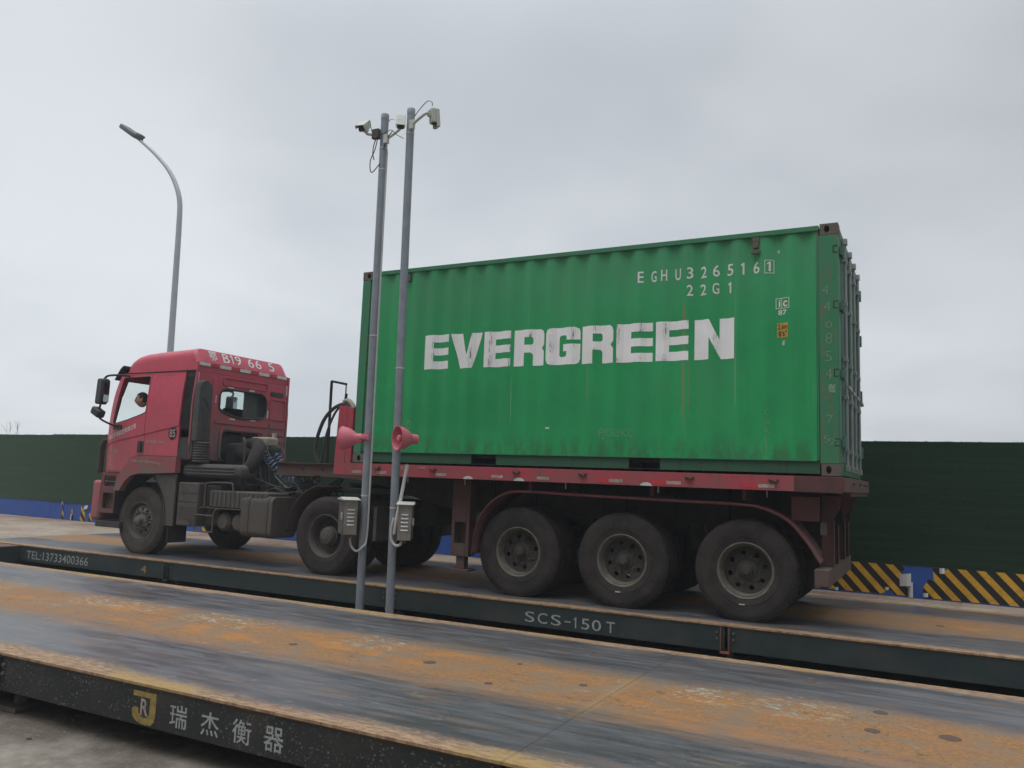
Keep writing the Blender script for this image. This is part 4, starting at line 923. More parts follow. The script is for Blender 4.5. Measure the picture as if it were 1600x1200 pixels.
def tractor():
    r = empty('truck_tractor', (-3.2, 1.22, 0), 'dusty red truck tractor with high roof cab pulling the flatbed trailer', 'truck')
    side = [(-5.30, 1.262), (-5.335, 1.5), (-5.34, 1.78), (-5.31, 2.03), (-5.215, 2.5), (-5.11, 2.78), (-5.06, 2.885), (-3.545, 2.905), (-3.545, 1.545), (-4.38, 1.545), (-4.55, 1.495), (-4.66, 1.40), (-4.74, 1.262)]
    door = [(-5.268, 1.275), (-5.29, 1.5), (-5.285, 1.78), (-5.262, 2.03), (-5.165, 2.48), (-5.065, 2.78), (-5.035, 2.848), (-4.315, 2.858), (-4.315, 1.56), (-4.40, 1.558), (-4.565, 1.508), (-4.675, 1.412), (-4.757, 1.275)]
    win = [(-5.115, 2.075), (-5.085, 2.25), (-5.03, 2.55), (-4.985, 2.79), (-4.965, 2.812), (-4.36, 2.822), (-4.345, 2.80), (-4.335, 2.26), (-4.35, 2.232), (-4.42, 2.205), (-4.75, 2.115), (-5.05, 2.055), (-5.10, 2.055)]
    def ins(P, k):
        cx = sum(p[0] for p in P)/len(P); cz = sum(p[1] for p in P)/len(P); out = []
        for i, p in enumerate(P):
            a, b = Vector(P[i-1]), Vector(P[(i+1) % len(P)]); t = (b-a).normalized(); n = Vector((-t.y, t.x))
            if n.dot(Vector((cx, cz)) - Vector(p)) < 0: n = -n
            out.append((p[0]+n.x*k, p[1]+n.y*k))
        return out
    for far in (0, 1):
        Y = (lambda v: CWI-v) if far else (lambda v: v)
        def warp(p, th=1): return Vector((p.x, Y(cab_y(p.x, p.z) + p.y), p.z))
        m = side_cut(MB().plate(side, [door], lambda a, b, d: (a, d, b), .03)); m.warp(warp)
        m.build('cab_side', M_red, r, 30)
        m = side_cut(MB().plate(ins(door, .007), [win], lambda a, b, d: (a, d-.002, b), .035)); m.warp(warp)
        dr = m.build('door', M_red, r, 30)
        # inner door skin stops light and gives the gap its dark line
        m = side_cut(MB().plate(ins(side, .02), [ins(win, -.004)], lambda a, b, d: (a, d+.04, b), .008)); m.warp(warp); m.build('door_lining', M_dark, r, 30)
        # window rubber
        for k, (wa, wb) in enumerate(zip(win, win[1:]+win[:1])): pass
        MB().tube([Vector((a, Y(cab_y(a, b)+.001), b)) for a, b in win+[win[0]]], .008, 6).build('window_seal', M_black, dr)
        if far: 
            g_ = MB().plate(ins(win, -.004), [], lambda a, b, d: (a, d+.015, b), .004); g_.warp(warp); g_.build('window_pane', M_glass, dr, 0)
        # door handle in its dark recess
        hy = lambda a, b, d: (a, Y(cab_y(a, b)-.004-d), b)
        MB().plate(rrect(-4.465, -4.33, 1.585, 1.775, .03), [], hy, .004).build('handle_recess', M_black, dr)
        MB().plate(rrect(-4.43, -4.365, 1.60, 1.76, .02), [], lambda a, b, d: (a, Y(cab_y(a, b)-.012-d), b), .018).build('handle', M_black, dr, bevel=.004)
        # sleeper panel embossing
        MB().plate(rrect(-4.20, -3.62, 2.30, 2.84, .05), [rrect(-4.19, -3.63, 2.31, 2.83, .045)], lambda a, b, d: (a, Y(cab_y(a, b)-.003+d), b), .01).build('sleeper_panel', M_red, r)
        # black side deflector at the rear edge of the cab
        MB().plate([(-3.54, 1.50), (-3.315, 1.50), (-3.315, 2.90), (-3.54, 2.90)], [], lambda a, b, d: (a, Y(cab_y(-3.6, b)+.008+d), b), .02).cut(2, [1.6+.12*k for k in range(11)]).warp(lambda p: Vector((p.x, Y(cab_y(-3.6, p.z)+.006) + (Y(.02)-Y(0))*(1 if abs(p.y-Y(cab_y(-3.6, p.z))) > .018 else 0), p.z))).build('side_deflector', M_black, r)
        # front corner air deflector, a bowed upright strip
        m = MB(); dp = [(-5.355, 1.80), (-5.44, 1.72), (-5.46, 1.66), (-5.46, 1.30), (-5.45, 1.24)]
        m.grid([[(a, Y(y), b) for a, b in dp] for y in (.30, .20)])
        m.build('corner_deflector', M_tank, r, 60).modifiers.new('thickness', 'SOLIDIFY').thickness = .022
        # wheel arch over the front wheel
        arch = [(-4.85, .97), (-4.80, 1.16), (-4.70, 1.32), (-4.56, 1.44), (-4.40, 1.51), (-4.25, 1.535), (-3.465, 1.535), (-3.465, 1.29), (-3.95, 1.265), (-4.30, 1.255), (-4.48, 1.215), (-4.60, 1.13), (-4.68, 1.03), (-4.71, .97)]
        arch = [(a, b) for a, b in arch]
        m = MB().plate(arch, [], lambda a, b, d: (a, Y(.085+d), b), .10)
        fd = m.build('wheel_arch', M_fender, r, bevel=.018, seg=3)
        # rear part of the fender, hanging down behind the wheel
        back = [(-3.96, 1.255), (-3.47, 1.275), (-3.47, .48), (-3.66, .48), (-3.70, .75), (-3.78, .98), (-3.88, 1.14)]
        MB().plate(back, [], lambda a, b, d: (a, Y(.12+d), b), .04).build('fender_extension', M_chassis if far else M_tank, r, bevel=.008)
        m = MB(); liner = spline([(-4.82, 0, .60), (-4.80, 0, .85), (-4.68, 0, 1.08), (-4.45, 0, 1.22), (-4.2, 0, 1.245), (-3.95, 0, 1.20), (-3.76, 0, 1.0), (-3.66, 0, .75), (-3.62, 0, .5)], 4)
        m.grid([[(p.x, Y(y), p.z) for p in liner] for y in (.10, .52)]).build('wheel_liner', M_dark, r, 60)
        # mud flap
        MB().box(-3.60, -3.585, min(Y(.14), Y(.50)), max(Y(.14), Y(.50)), .22, .52).build('mud_flap', M_dark, r)
        # step well ahead of the wheel
        st = MB().plate([(-5.22, 1.25), (-4.74, 1.25), (-4.86, 1.02), (-4.87, .60), (-5.27, .60)], [rrect(-5.16, -4.90, .67, .92, .02, 3), rrect(-5.15, -4.88, 1.03, 1.20, .02, 3)], lambda a, b, d: (a, Y(.13+d), b), .03)
        sp = st.build('step_panel', M_mudg, r, bevel=.006)
        for z in (.655, 1.02): MB().box(-5.18, -4.88, min(Y(.16), Y(.42)), max(Y(.16), Y(.212)), z-.02, z).build('step', M_tank, sp, bevel=.003)
        MB().box(-5.20, -4.86, min(Y(.215), Y(.225)), max(Y(.215), Y(.225)), .62, 1.22).build('step_back', M_traildirty, sp)
        MB().box(-5.16, -4.90, min(Y(.19), Y(.20)), max(Y(.19), Y(.20)), 1.10, 1.115).build('step_bar', M_steel, sp)
        # mirrors on their arms
        m = MB().obox((-5.045, Y(-.135), 2.55), (.20, .13, .42), Matrix.Rotation(R(10 if far else -10), 3, 'Z') @ Matrix.Rotation(R(4), 3, 'Y'))
        mr = m.build('mirror', M_black, r, bevel=.035, seg=3)
        MB().tube(spline([(-5.04, Y(-.13), 2.74), (-4.98, Y(-.11), 2.805), (-4.90, Y(0), 2.83), (-4.86, Y(.20), 2.84)], 5), .018, 8).build('mirror_arm', M_black, mr)
        MB().tube(spline([(-5.06, Y(-.13), 2.36), (-5.10, Y(-.12), 2.15), (-4.98, Y(-.04), 2.05), (-4.95, Y(.14), 2.0)], 5), .016, 8).build('mirror_arm', M_black, mr)
        MB().obox((-5.11, Y(-.13), 2.215), (.22, .14, .13), Matrix.Rotation(R(25), 3, 'Y')).build('wide_angle_mirror', M_black, mr, bevel=.035, seg=3)
        MB().plate(rrect(-.08, .08, -.18, .18, .03), [], lambda a, b, d: (-4.938+d, Y(-.135)+a*.6, 2.55+b), .002).build('mirror_glass', M_mirror, mr)
        MB().plate(rrect(-5.08, -4.86, 1.955, 2.035, .035), [], lambda a, b, d: (a, Y(cab_y(a, b)-.001-d), b), .02).build('mirror_mount', M_black, r, bevel=.004)
    # ---- front face
    wind = [(.33, 2.06), (2.12, 2.06), (2.08, 2.78), (.37, 2.78)]
    m = MB().plate([(.262, 1.24), (2.188, 1.24), (2.188, 2.88), (.262, 2.88)], [wind], lambda a, b, d: (d, a, b), .03); m.cut(2, [1.3+.1*k for k in range(16)]); m.warp(lambda p: Vector((cab_x(p.z) - .05*(1-((p.y-1.225)/.963)**2) + p.x, p.y, p.z))) 
    m.build('front_panel', M_red, r, 30)
    m = MB().plate([(.31, 2.04), (2.14, 2.04), (2.10, 2.80), (.35, 2.80)], [], lambda a, b, d: (d, a, b), .006); m.cut(1, [.5+.2*k for k in range(8)]); m.warp(lambda p: Vector((cab_x(p.z) - .05*(1-((p.y-1.225)/.963)**2) + .012 + p.x, p.y, p.z)))
    m.build('windscreen', M_glass, r, 30)
    MB().box(-5.43, -5.22, .12, 2.33, .48, 1.12).build('bumper', M_red, r, bevel=.05, seg=4)
    MB().box(-5.30, -4.70, .14, 2.31, .375, .475).build('lower_bumper', M_black, r, bevel=.008)
    for y in (.30, 2.15): MB().box(-5.437, -5.40, y-.13, y+.13, .72, .90).build('headlight', M_lens, r, bevel=.02)
    MB().box(-5.385, -5.345, .5, 1.95, 1.30, 1.85).build('grille', M_black, r, bevel=.01)
    # sun visor
    m = MB(); m.grid([[(-5.02, y, 3.02), (-5.09, y, 2.97), (-5.17, y, 2.86), (-5.215, y, 2.79)] for y in (.19, .30, 1.2, 2.15, 2.26)])
    m.build('sun_visor', M_black, r, 60).modifiers.new('thickness', 'SOLIDIFY').thickness = .025
    # ---- roof cap: lofted, with rounded upper corners
    prof = [(-5.07, 2.93), (-5.03, 3.02), (-4.97, 3.08), (-4.88, 3.135), (-4.76, 3.185), (-4.60, 3.215), (-4.30, 3.235), (-3.90, 3.25), (-3.56, 3.262), (-3.47, 3.27), (-3.425, 3.262), (-3.385, 3.20), (-3.345, 3.12), (-3.315, 3.045)]
    rows = []
    for x, zt in prof:
        row = []; h = zt-2.885; rad = min(.16, h*.62); yo = .222 + .10*max(0, (-4.85-x)/.22)
        yo -= .012
        for far in (0, 1):
            pts = [(yo, 2.885), (yo+.004, 2.885+(h-rad)*.5)] + [(yo+.012+rad*(1-math.cos(R(t))), zt-rad+rad*math.sin(R(t))) for t in (0, 15, 30, 45, 60, 75, 90)]
            row += [(x, a, b) for a, b in pts] if not far else [(x, CWI-a, b) for a, b in pts[::-1]]
        rows.append(row)
    m = MB().grid(rows); rf = m.build('roof', M_red, r, 40)
    MB().box(-5.0, -3.33, .24, 2.21, 2.88, 2.888).build('headliner', M_dark, r)
    MB().plate([(.213, 2.89), (2.237, 2.89), (2.237, 3.03), (2.19, 3.043), (.26, 3.043), (.213, 3.03)], [], lambda a, b, d: (-3.314-d, a, b), .01).build('roof_back', M_redback, rf)
    m = MB(); m.tube([(-5.05, .215, 2.883), (-3.32, .205, 2.897)], .009, 6).build('roof_seam', M_dark, rf)
    # plate number painted on the slope above the back wall
    def slope(a, b):     # a = y, b = height 0..1 up the slope
        q = [(-3.315, 3.045), (-3.345, 3.12), (-3.385, 3.20), (-3.425, 3.262)]; t = b*3; i = min(2, int(t)); f = t-i
        return (q[i][0] + (q[i+1][0]-q[i][0])*f + .004, a, q[i][1] + (q[i+1][1]-q[i][1])*f + .002)
    for ch, a, w in (('鄂', .47, .16), ('B', .75, .14), ('1', .945, .025), ('9', 1.02, .13), ('6', 1.30, .13), ('6', 1.47, .13), ('5', 1.78, .13)):
        m = MB(); f2 = lambda p, q: (p, q, 0)
        one(m, a, .2, .9, f2, w) if ch == '1' else put_text(m, ch, a, a+w, .20, .90, f2, .010)
        m.cut(1, [1/3, 2/3]).warp(lambda p: Vector(slope(p.x, p.y))); m.build('plate_character', M_white, rf, 0)
    # ---- back wall
    bw = [(.172, 1.50), (2.278, 1.50), (2.278, 2.4), (2.235, 2.885), (.215, 2.885), (.172, 2.4)]
    gw = [(.70, 2.34), (.70, 2.56), (.735, 2.635), (.80, 2.665), (1.60, 2.665), (1.68, 2.63), (1.73, 2.55), (1.73, 2.36), (1.69, 2.275), (1.55, 2.235), (1.25, 2.215), (1.05, 2.225), (.80, 2.285)]
    rc = [(.80, 1.501), (1.66, 1.501), (1.66, 1.90), (1.62, 1.96), (1.55, 1.985), (.92, 1.985), (.83, 1.965), (.80, 1.92)]
    m = MB().plate(bw, [gw, rc[:]], lambda a, b, d: (-3.305-d, a, b), .03) if 0 else None
    rc = [(.80, 1.52)] + rc[2:] ; rc = [(.80, 1.52), (1.66, 1.52), (1.66, 1.90), (1.62, 1.96), (1.55, 1.985), (.92, 1.985), (.83, 1.965), (.80, 1.92)]
    m = MB().plate(bw, [gw, rc], lambda a, b, d: (-3.305-d, a, b), .03); wall = m.build('back_wall', M_redback, r, bevel=.004)
    xf = lambda off: (lambda a, b, d: (-3.3045+off+d, a, b))
    MB().tube([(-3.302, a, b) for a, b in gw+[gw[0]]], .017, 8).build('window_seal', M_black, wall)
    MB().plate(gw, [], lambda a, b, d: (-3.32-d, a, b), .005).build('rear_window', M_glass, wall, 0)
    # curtains and bunk seen through the rear window
    m = MB().grid([[(-3.42 + .018*math.sin(k*1.3), 1.32 + k*.045, z) for k in range(16)] for z in (1.9, 2.86)]); m.build('curtain', M_curtain, r, 60)
    # pressed ribs and panels
    for out, hole in ((rrect(.74, 1.74, 2.725, 2.86, .03), rrect(.765, 1.715, 2.745, 2.84, .02)), (rrect(.62, 1.78, 2.10, 2.16, .02), None), (rrect(.74, 1.73, 1.525, 2.06, .08), rrect(.79, 1.68, 1.53, 2.005, .06)),
                      (rrect(1.815, 2.20, 2.25, 2.62, .03), rrect(1.84, 2.175, 2.275, 2.595, .02))):
        MB().plate(out, [hole] if hole else [], xf(.001), .014).build('pressed_rib', M_redback, wall, bevel=.004)
    for z in (1.62, 1.74, 1.86, 1.98, 2.10): MB().plate(rrect(1.83, 2.19, z, z+.075, .02), [], xf(.001), .012).build('pressed_louvre', M_redback, wall, bevel=.005)
    MB().plate(rrect(1.81, 2.12, 2.66, 2.735, .02), [], xf(.001), .010).build('vent', M_black, wall, bevel=.002)
    MB().plate([(.53, 1.52), (.60, 1.52), (.60, 2.80), (.53, 2.80)], [], xf(.001), .02).build('pressed_rib', M_redback, wall, bevel=.006)
    # reflective tape
    tp = lambda a, b, c, d, mm: MB().box(-3.3035, -3.3015, a, b, c, d).build('reflective_strip', mm, wall)
    y = .215
    for k in range(5):
        MB().box(-3.3035+.0005, -3.300, y+.01, min(y+.245, 2.22), 2.985, 3.037).build('reflective_strip', M_reflect, rf)
        if k < 4: MB().box(-3.3035+.0005, -3.300, y+.25, y+.42, 2.985, 3.037).build('reflective_strip', M_reflectred, rf)
        y += .43
    MB().box(-3.3035, -3.300, 1.98, 2.205, 2.99, 3.03).build('reflective_strip', M_reflect, rf) if 0 else None
    for a, b, c, d in ((.225, .255, 2.70, 2.87), (2.19, 2.215, 2.70, 2.88), (2.225, 2.25, 2.28, 2.44), (.60, .63, 2.42, 2.54), (.93, 1.05, 2.175, 2.20), (1.38, 1.50, 2.19, 2.215), (1.76, 1.79, 2.27, 2.40), (.86, .98, 2.69, 2.71), (1.32, 1.44, 2.685, 2.715)): tp(a, b, c, d, M_reflect)
    for y in (.217, 2.236): MB().box(-3.3135, -3.290, y-.012, y+.012, 1.52, 3.03).build('corner_trim', M_redback, wall)
    # ---- cab interior
    MB().box(-5.25, -3.34, .26, 2.19, 1.44, 1.50).build('cab_floor', M_dark, r)
    MB().box(-4.10, -3.36, .30, 2.15, 1.50, 1.95).build('bunk', M_seat, r, bevel=.04)
    MB().box(-5.24, -4.98, .30, 2.15, 1.55, 2.06).build('dashboard', M_dark, r, bevel=.05)
    for y in (.36, 1.55):
        MB().box(-4.62, -4.16, y, y+.50, 1.68, 1.82).build('seat', M_seat, r, bevel=.04)
        MB().obox((-4.17, y+.25, 2.12), (.12, .48, .66), Matrix.Rotation(R(8), 3, 'Y')).build('backrest', M_seat, r, bevel=.05)
    c = Vector((-4.90, .60, 2.10)); rot = Matrix.Rotation(R(-52), 3, 'Y')
    m = MB().tube([c + rot @ Vector((.225*math.cos(t), .225*math.sin(t), 0)) for t in [2*math.pi*k/28 for k in range(29)]], .014, 8)
    for t in (0.3, 2.8, 4.7): m.tube([c, c + rot @ Vector((.22*math.cos(t), .22*math.sin(t), 0))], .012, 6)
    m.cyl(c, c + rot @ Vector((0, 0, -.35)), .03, 8); m.build('steering_wheel', M_black, r)
    # ---- lettering on door, sleeper and arch
    fcab = lambda a, b: (a, cab_y(a, b)-.0045, b)
    m = MB(); put_text(m, '黄石天海航运有限公司', -5.20, -4.53, 1.772, 1.858, fcab, .012, 1., .30); m.build('company_name', M_white, r, 0)
    m = MB(); put_text(m, 'EX320载重', -5.26, -4.93, 1.575, 1.635, fcab, .008); put_text(m, '限乘2人', -5.255, -5.02, 1.475, 1.535, fcab, .008); m.build('door_lettering', M_whitefade, r, 0)
    m = MB(); put_text(m, '总质量25000kg', -4.26, -3.79, 1.73, 1.79, fcab, .008, 1., -.03); m.build('sleeper_lettering', M_whitefade, r, 0)
    m = MB(); put_text(m, '准牵引总质量40000kg', -4.50, -3.82, 1.43, 1.485, lambda a, b: (a, .082, b), .008, 1., -.04); m.build('arch_lettering', M_whitefade, r, 0)
    m = MB().plate([(p[0], p[1]) for p in circ(0, 0, 1, 24)], [], lambda a, b, d: (-3.68+a*.095, cab_y(-3.68, 1.9)-.0025-d*.3, 1.90+b*.105), .002); m.build('speed_sign', M_chassis, r, 0)
    m = MB(); put_text(m, '85', -3.745, -3.615, 1.84, 1.965, lambda a, b: (a, cab_y(a, b)-.006, b), .012); m.build('speed_figures', M_whitefade, r, 0)
    # ---- air intake stack with bellows behind the cab
    m = MB().plate([(.17, 1.78), (.42, 1.78), (.43, 2.58), (.41, 2.68), (.35, 2.73), (.25, 2.74), (.19, 2.71), (.17, 2.62)], [], lambda a, b, d: (-3.285+d, a, b), .13)
    st = m.build('intake_stack', M_grey, r, bevel=.03, seg=3)
    MB().tube(spline([(-3.153, .36, 1.80), (-3.152, .36, 2.2), (-3.153, .33, 2.38), (-3.153, .25, 2.46)], 5), .014, 6).build('stack_rib', M_grey, st)
    MB().tube(spline([(-3.153, .29, 1.80), (-3.152, .29, 2.1), (-3.153, .27, 2.24), (-3.153, .22, 2.30)], 5), .010, 6).build('stack_rib', M_grey, st)
    m = MB().lathe([(.001, 0)] + [(.112 + (.020 if k % 2 else 0), .02*k) for k in range(17)] + [(.001, .32)], (-3.19, .31, 1.46), (0, 0, 1), 24)
    m.build('intake_bellows', M_grey, st, 60)
    m = MB().box(-3.50, -2.24, .22, .60, 1.235, 1.445)
    cl = m.build('air_cleaner', M_grey, r, bevel=.08, seg=5)
    for k in range(3): MB().box(-3.40, -2.36, .208, .226, 1.28+.048*k, 1.303+.048*k).build('cleaner_rib', M_grey, cl, bevel=.008)
    m = MB().tube(spline([(-2.45, .42, 1.34), (-2.34, .44, 1.36), (-2.30, .52, 1.48), (-2.36, .66, 1.66), (-2.50, .80, 1.765), (-2.72, .92, 1.78), (-2.95, 1.0, 1.76)], 6), .105, 18)
    m.build('intake_duct', M_chassis, r)
    m = MB().box(-3.28, -2.75, .85, 1.62, 1.05, 1.80); m.build('engine_cover', M_dark, r, bevel=.08, seg=4)
    MB().cyl((-3.0, .95, 1.62), (-2.55, .95, 1.62), .15, 20).build('turbo_pipe', M_chassis, r)
    MB().tube(spline([(-2.62, .60, 1.86), (-2.56, .58, 1.80), (-2.55, .58, 1.55), (-2.55, .56, 1.30), (-2.50, .52, 1.22), (-2.48, .52, 1.05)], 6), .018, 8).build('stay_pipe', M_tank, r)
    MB().obox((-2.68, 1.12, 1.83), (.34, .26, .15)).build('coolant_tank', M_cream, r, bevel=.03, seg=3)
    MB().cyl((-2.56, 1.20, 1.90), (-2.56, 1.20, 1.98), .04, 12).build('filler_cap', M_cream, r)
    # ---- chassis
    for y in (.80, 1.57): MB().box(-5.2, .45, y, y+.08, .76, 1.03).build('chassis_rail', M_chassis, r, bevel=.004)
    for x in (-5.1, -3.1, -2.3, -1.4, .3): MB().box(x-.06, x+.06, .881, 1.569, .80, .98).build('chassis_cross_member', M_chassis, r)
    MB().box(-4.9, -2.9, .90, 1.55, .55, 1.40).build('engine', M_dark, r, bevel=.05)
    # urea and tool box
    bx = MB().box(-3.40, -2.97, .12, .62, .50, 1.155).build('tool_box', M_tank, r, bevel=.02, seg=2)
    for z in (.86, .99): MB().box(-3.395, -2.975, .1175, .1195, z, z+.006).build('box_seam', M_chassis, bx)
    MB().lathe([(0, 0), (.05, 0), (.055, .008)], (-3.08, .112, .58), (0, 1, 0), 20).build('filler_cap', M_black, bx)
    for k in range(7): MB().box(-3.36, -3.0, .1175, .1195, .60+.03*k, .604+.03*k).build('grille_slot', M_chassis, bx)
    # silencer box behind it, in shade
    MB().box(-2.93, -2.62, .24, .70, .52, 1.13).build('silencer', M_chassis, r, bevel=.03)
    # ribbed battery box
    bb = MB().box(-2.78, -1.62, .17, .62, .80, 1.055).build('battery_box', M_tank, r, bevel=.02)
    for k in range(12): MB().box(-2.73+.09*k, -2.70+.09*k, .158, .1715, .82, 1.04).build('cover_rib', M_tank, bb, bevel=.004)
    MB().box(-2.80, -1.60, .15, .64, .785, .798).build('cover_lip', M_tank, bb)
    MB().tube(spline([(-2.86, .16, .80), (-2.86, .16, 1.10), (-2.80, .16, 1.16), (-2.36, .16, 1.17), (-2.30, .16, 1.12), (-2.29, .16, 1.06)], 4), .014, 8).build('hand_rail', M_tank, r)
    # ladder step
    m = MB().tube([(-3.0, .12, .66), (-3.0, .12, .44)], .013, 6).tube([(-2.62, .12, .70), (-2.62, .12, .44)], .013, 6).tube([(-3.0, .12, .44), (-2.62, .12, .44)], .013, 6).tube([(-3.0, .12, .68), (-2.62, .12, .68)], .013, 6)
    m.tube(spline([(-3.0, .12, .68), (-2.99, .14, .76), (-2.93, .2, .79), (-2.85, .25, .79)], 4), .013, 6).tube(spline([(-2.62, .12, .68), (-2.61, .14, .76), (-2.55, .2, .79), (-2.45, .25, .79)], 4), .013, 6)
    m.build('side_step', M_tank, r)
    # air tanks
    for x in (-2.52, -2.22):
        MB().lathe([(0, 0), (.10, .01), (.135, .05), (.14, .10), (.14, .50), (.135, .55), (.10, .59), (0, .60)], (x, .20, .60), (0, 1, 0), 24).build('air_tank', M_tank, r)
    # fuel tank
    ft = MB().plate(rrect(.14, .66, .42, 1.0, .09, 6), [], lambda a, b, d: (-2.09+d, a, b), .60).build('fuel_tank', M_tank, r, bevel=.012)
    for x in (-1.98, -1.62): MB().plate(rrect(.130, .67, .41, 1.01, .10, 6), [rrect(.1385, .6615, .4185, 1.0015, .09, 6)], lambda a, b, d: (x+d, a, b), .05).build('tank_strap', M_rim, ft)
    MB().cyl((-1.9, .28, .99), (-1.9, .28, 1.05), .05, 14).build('filler_cap', M_grey, ft)
    # clutter above the chassis: pipes, valves
    random.seed(11)
    for k in range(16):
        a = Vector((random.uniform(-2.5, -1.2), random.uniform(.55, 1.4), random.uniform(.98, 1.10))); b = a + Vector((random.uniform(-.4, .4), random.uniform(-.2, .2), random.uniform(-.1, .15)))
        MB().tube(spline([a, (a+b)/2 + Vector((0, 0, random.uniform(.0, .12))), b], 5), random.choice((.010, .014, .018)), 6).build('pipe', random.choice((M_chassis, M_tank, M_rubber)), r)
    for x, y, z, s in ((-2.2, .75, 1.09, .09), (-1.85, .9, 1.08, .07), (-1.5, .72, 1.07, .06), (-2.6, .8, 1.10, .08), (-1.35, 1.1, 1.10, .08)): MB().box(x-s, x+s, y-s*.7, y+s*.7, z-.05, z+s*.7).build('valve_block', M_chassis, r, bevel=.012)
    MB().box(-.95, .15, .70, 1.75, 1.10, 1.175).lathe([(0, 0), (.40, 0), (.43, .03), (.43, .06)], (-.45, 1.22, 1.18), (0, 0, 1), 36).build('fifth_wheel', M_chassis, r, bevel=.01)
    # mudguards of the driving axle: front pieces standing off the tyre
    for far in (0, 1):
        Y = (lambda v: CWI-v) if far else (lambda v: v)
        pr = [(-.506 + .70*math.cos(R(t)), .535 + .69*math.sin(R(t))) for t in range(108, 182, 6)]
        m = MB().grid([[(a, Y(y), b - dz) for a, b in pr] for y, dz in ((.13, .02), (.128, 0), (.40, 0), (.74, 0))])
        m.build('mudguard', M_goose if not far else M_chassis, r, 60).modifiers.new('thickness', 'SOLIDIFY').thickness = .008
        wheel(r, -4.32, Y(.20), 'front', -1 if far else 1, dual=False)
        wheel(r, -.506, Y(.13), 'drive', -1 if far else 1)
        MB().box(.25, .30, min(Y(.20), Y(.62)), max(Y(.20), Y(.62)), .50, .95).build('mud_flap', M_rubber, r)
    MB().cyl((-4.32, .4, RW), (-4.32, 2.05, RW), .06, 12).build('axle', M_chassis, r)
    MB().lathe([(.09, 0), (.11, .45), (.22, .62), (.26, .80), (.22, 1.0), (.11, 1.15), (.09, 1.6)], (-.506, .42, RW), (0, 1, 0), 24).build('axle', M_chassis, r)
    for far in (0, 1):
        y = .86 if not far else 1.59
        for cx in (-4.32, -.506):
            m = MB()
            for k in range(3): m.grid([[(cx + (t-.5)*(1.5-.3*k), y-.04+w, .66 + .06*math.cos((t-.5)*2.8) - .016*k) for t in [j/8 for j in range(9)]] for w in (0, .08)])
            m.build('leaf_spring', M_chassis, r, 60).modifiers.new('thickness', 'SOLIDIFY').thickness = .012
    for P_, rr, mm in (([(-2.75, 1.0, 1.76), (-2.55, .9, 1.50), (-2.40, .85, 1.22), (-2.1, .9, 1.08)], .014, M_rubber), ([(-2.9, 1.2, 1.72), (-2.6, 1.15, 1.45), (-2.5, 1.1, 1.2), (-2.3, 1.0, 1.05)], .011, M_tank), ([(-2.6, 1.1, 1.76), (-2.45, .95, 1.72), (-2.34, .90, 1.52), (-2.38, .88, 1.25), (-2.2, .9, 1.08)], .010, M_tank),
                       ([(-2.5, 1.3, 1.75), (-2.35, 1.25, 1.62), (-2.3, 1.2, 1.30), (-2.15, 1.1, 1.10)], .013, M_rubber), ([(-2.55, .70, 1.30), (-2.2, .75, 1.18), (-1.9, .8, 1.12), (-1.7, .9, 1.14)], .012, M_tank), ([(-2.1, .62, 1.05), (-1.9, .60, 1.12), (-1.7, .62, 1.06), (-1.45, .66, 1.08), (-1.3, .7, 1.0)], .010, M_rubber),
                       ([(-1.9, .70, 1.04), (-1.8, .68, 1.20), (-1.62, .70, 1.22), (-1.5, .72, 1.06)], .009, M_tank), ([(-2.3, 1.0, 1.30), (-2.0, 1.0, 1.12), (-1.85, 1.0, 1.30), (-1.7, 1.05, 1.38)], .009, M_rod)):
        MB().tube(spline(P_, 6), rr, 6).build('loose_hose', mm, r)
    # coiled air and electric lines from the cab to the trailer
    def coil(P, turns, rad, rt, mm):
        S = spline(P, 30); n = len(S); pts = []
        for i, p in enumerate(S):
            t = (S[min(i+1, n-1)] - S[max(i-1, 0)]).normalized(); u = t.cross(Vector((0, 1, 0))).normalized(); v = t.cross(u)
            for q in range(4):
                f = (i+q/4)/n; pp = p if i == n-1 else p.lerp(S[i+1], q/4)
                a = 2*math.pi*turns*f; e = rad*min(1, f*12, (1-f)*12+.05); pts.append(pp + u*math.cos(a)*e + v*math.sin(a)*e)
        MB().tube(pts, rt, 5).build('coiled_hose', mm, r)
    coil([(-2.55, .95, 1.70), (-2.42, .93, 1.58), (-2.28, .95, 1.44), (-2.10, 1.0, 1.30), (-1.92, 1.05, 1.24), (-1.72, 1.1, 1.27), (-1.60, 1.15, 1.36)], 19, .058, .0095, M_hose)
    coil([(-2.45, 1.15, 1.66), (-2.30, 1.12, 1.50), (-2.12, 1.1, 1.34), (-1.92, 1.1, 1.21), (-1.70, 1.15, 1.20), (-1.55, 1.2, 1.32)], 17, .052, .009, M_hose)
    coil([(-2.2, 1.3, 1.55), (-2.05, 1.3, 1.32), (-1.85, 1.3, 1.16), (-1.6, 1.3, 1.12), (-1.35, 1.3, 1.20), (-1.2, 1.3, 1.30)], 24, .042, .008, M_rubber)
    return r
trac = tractor()

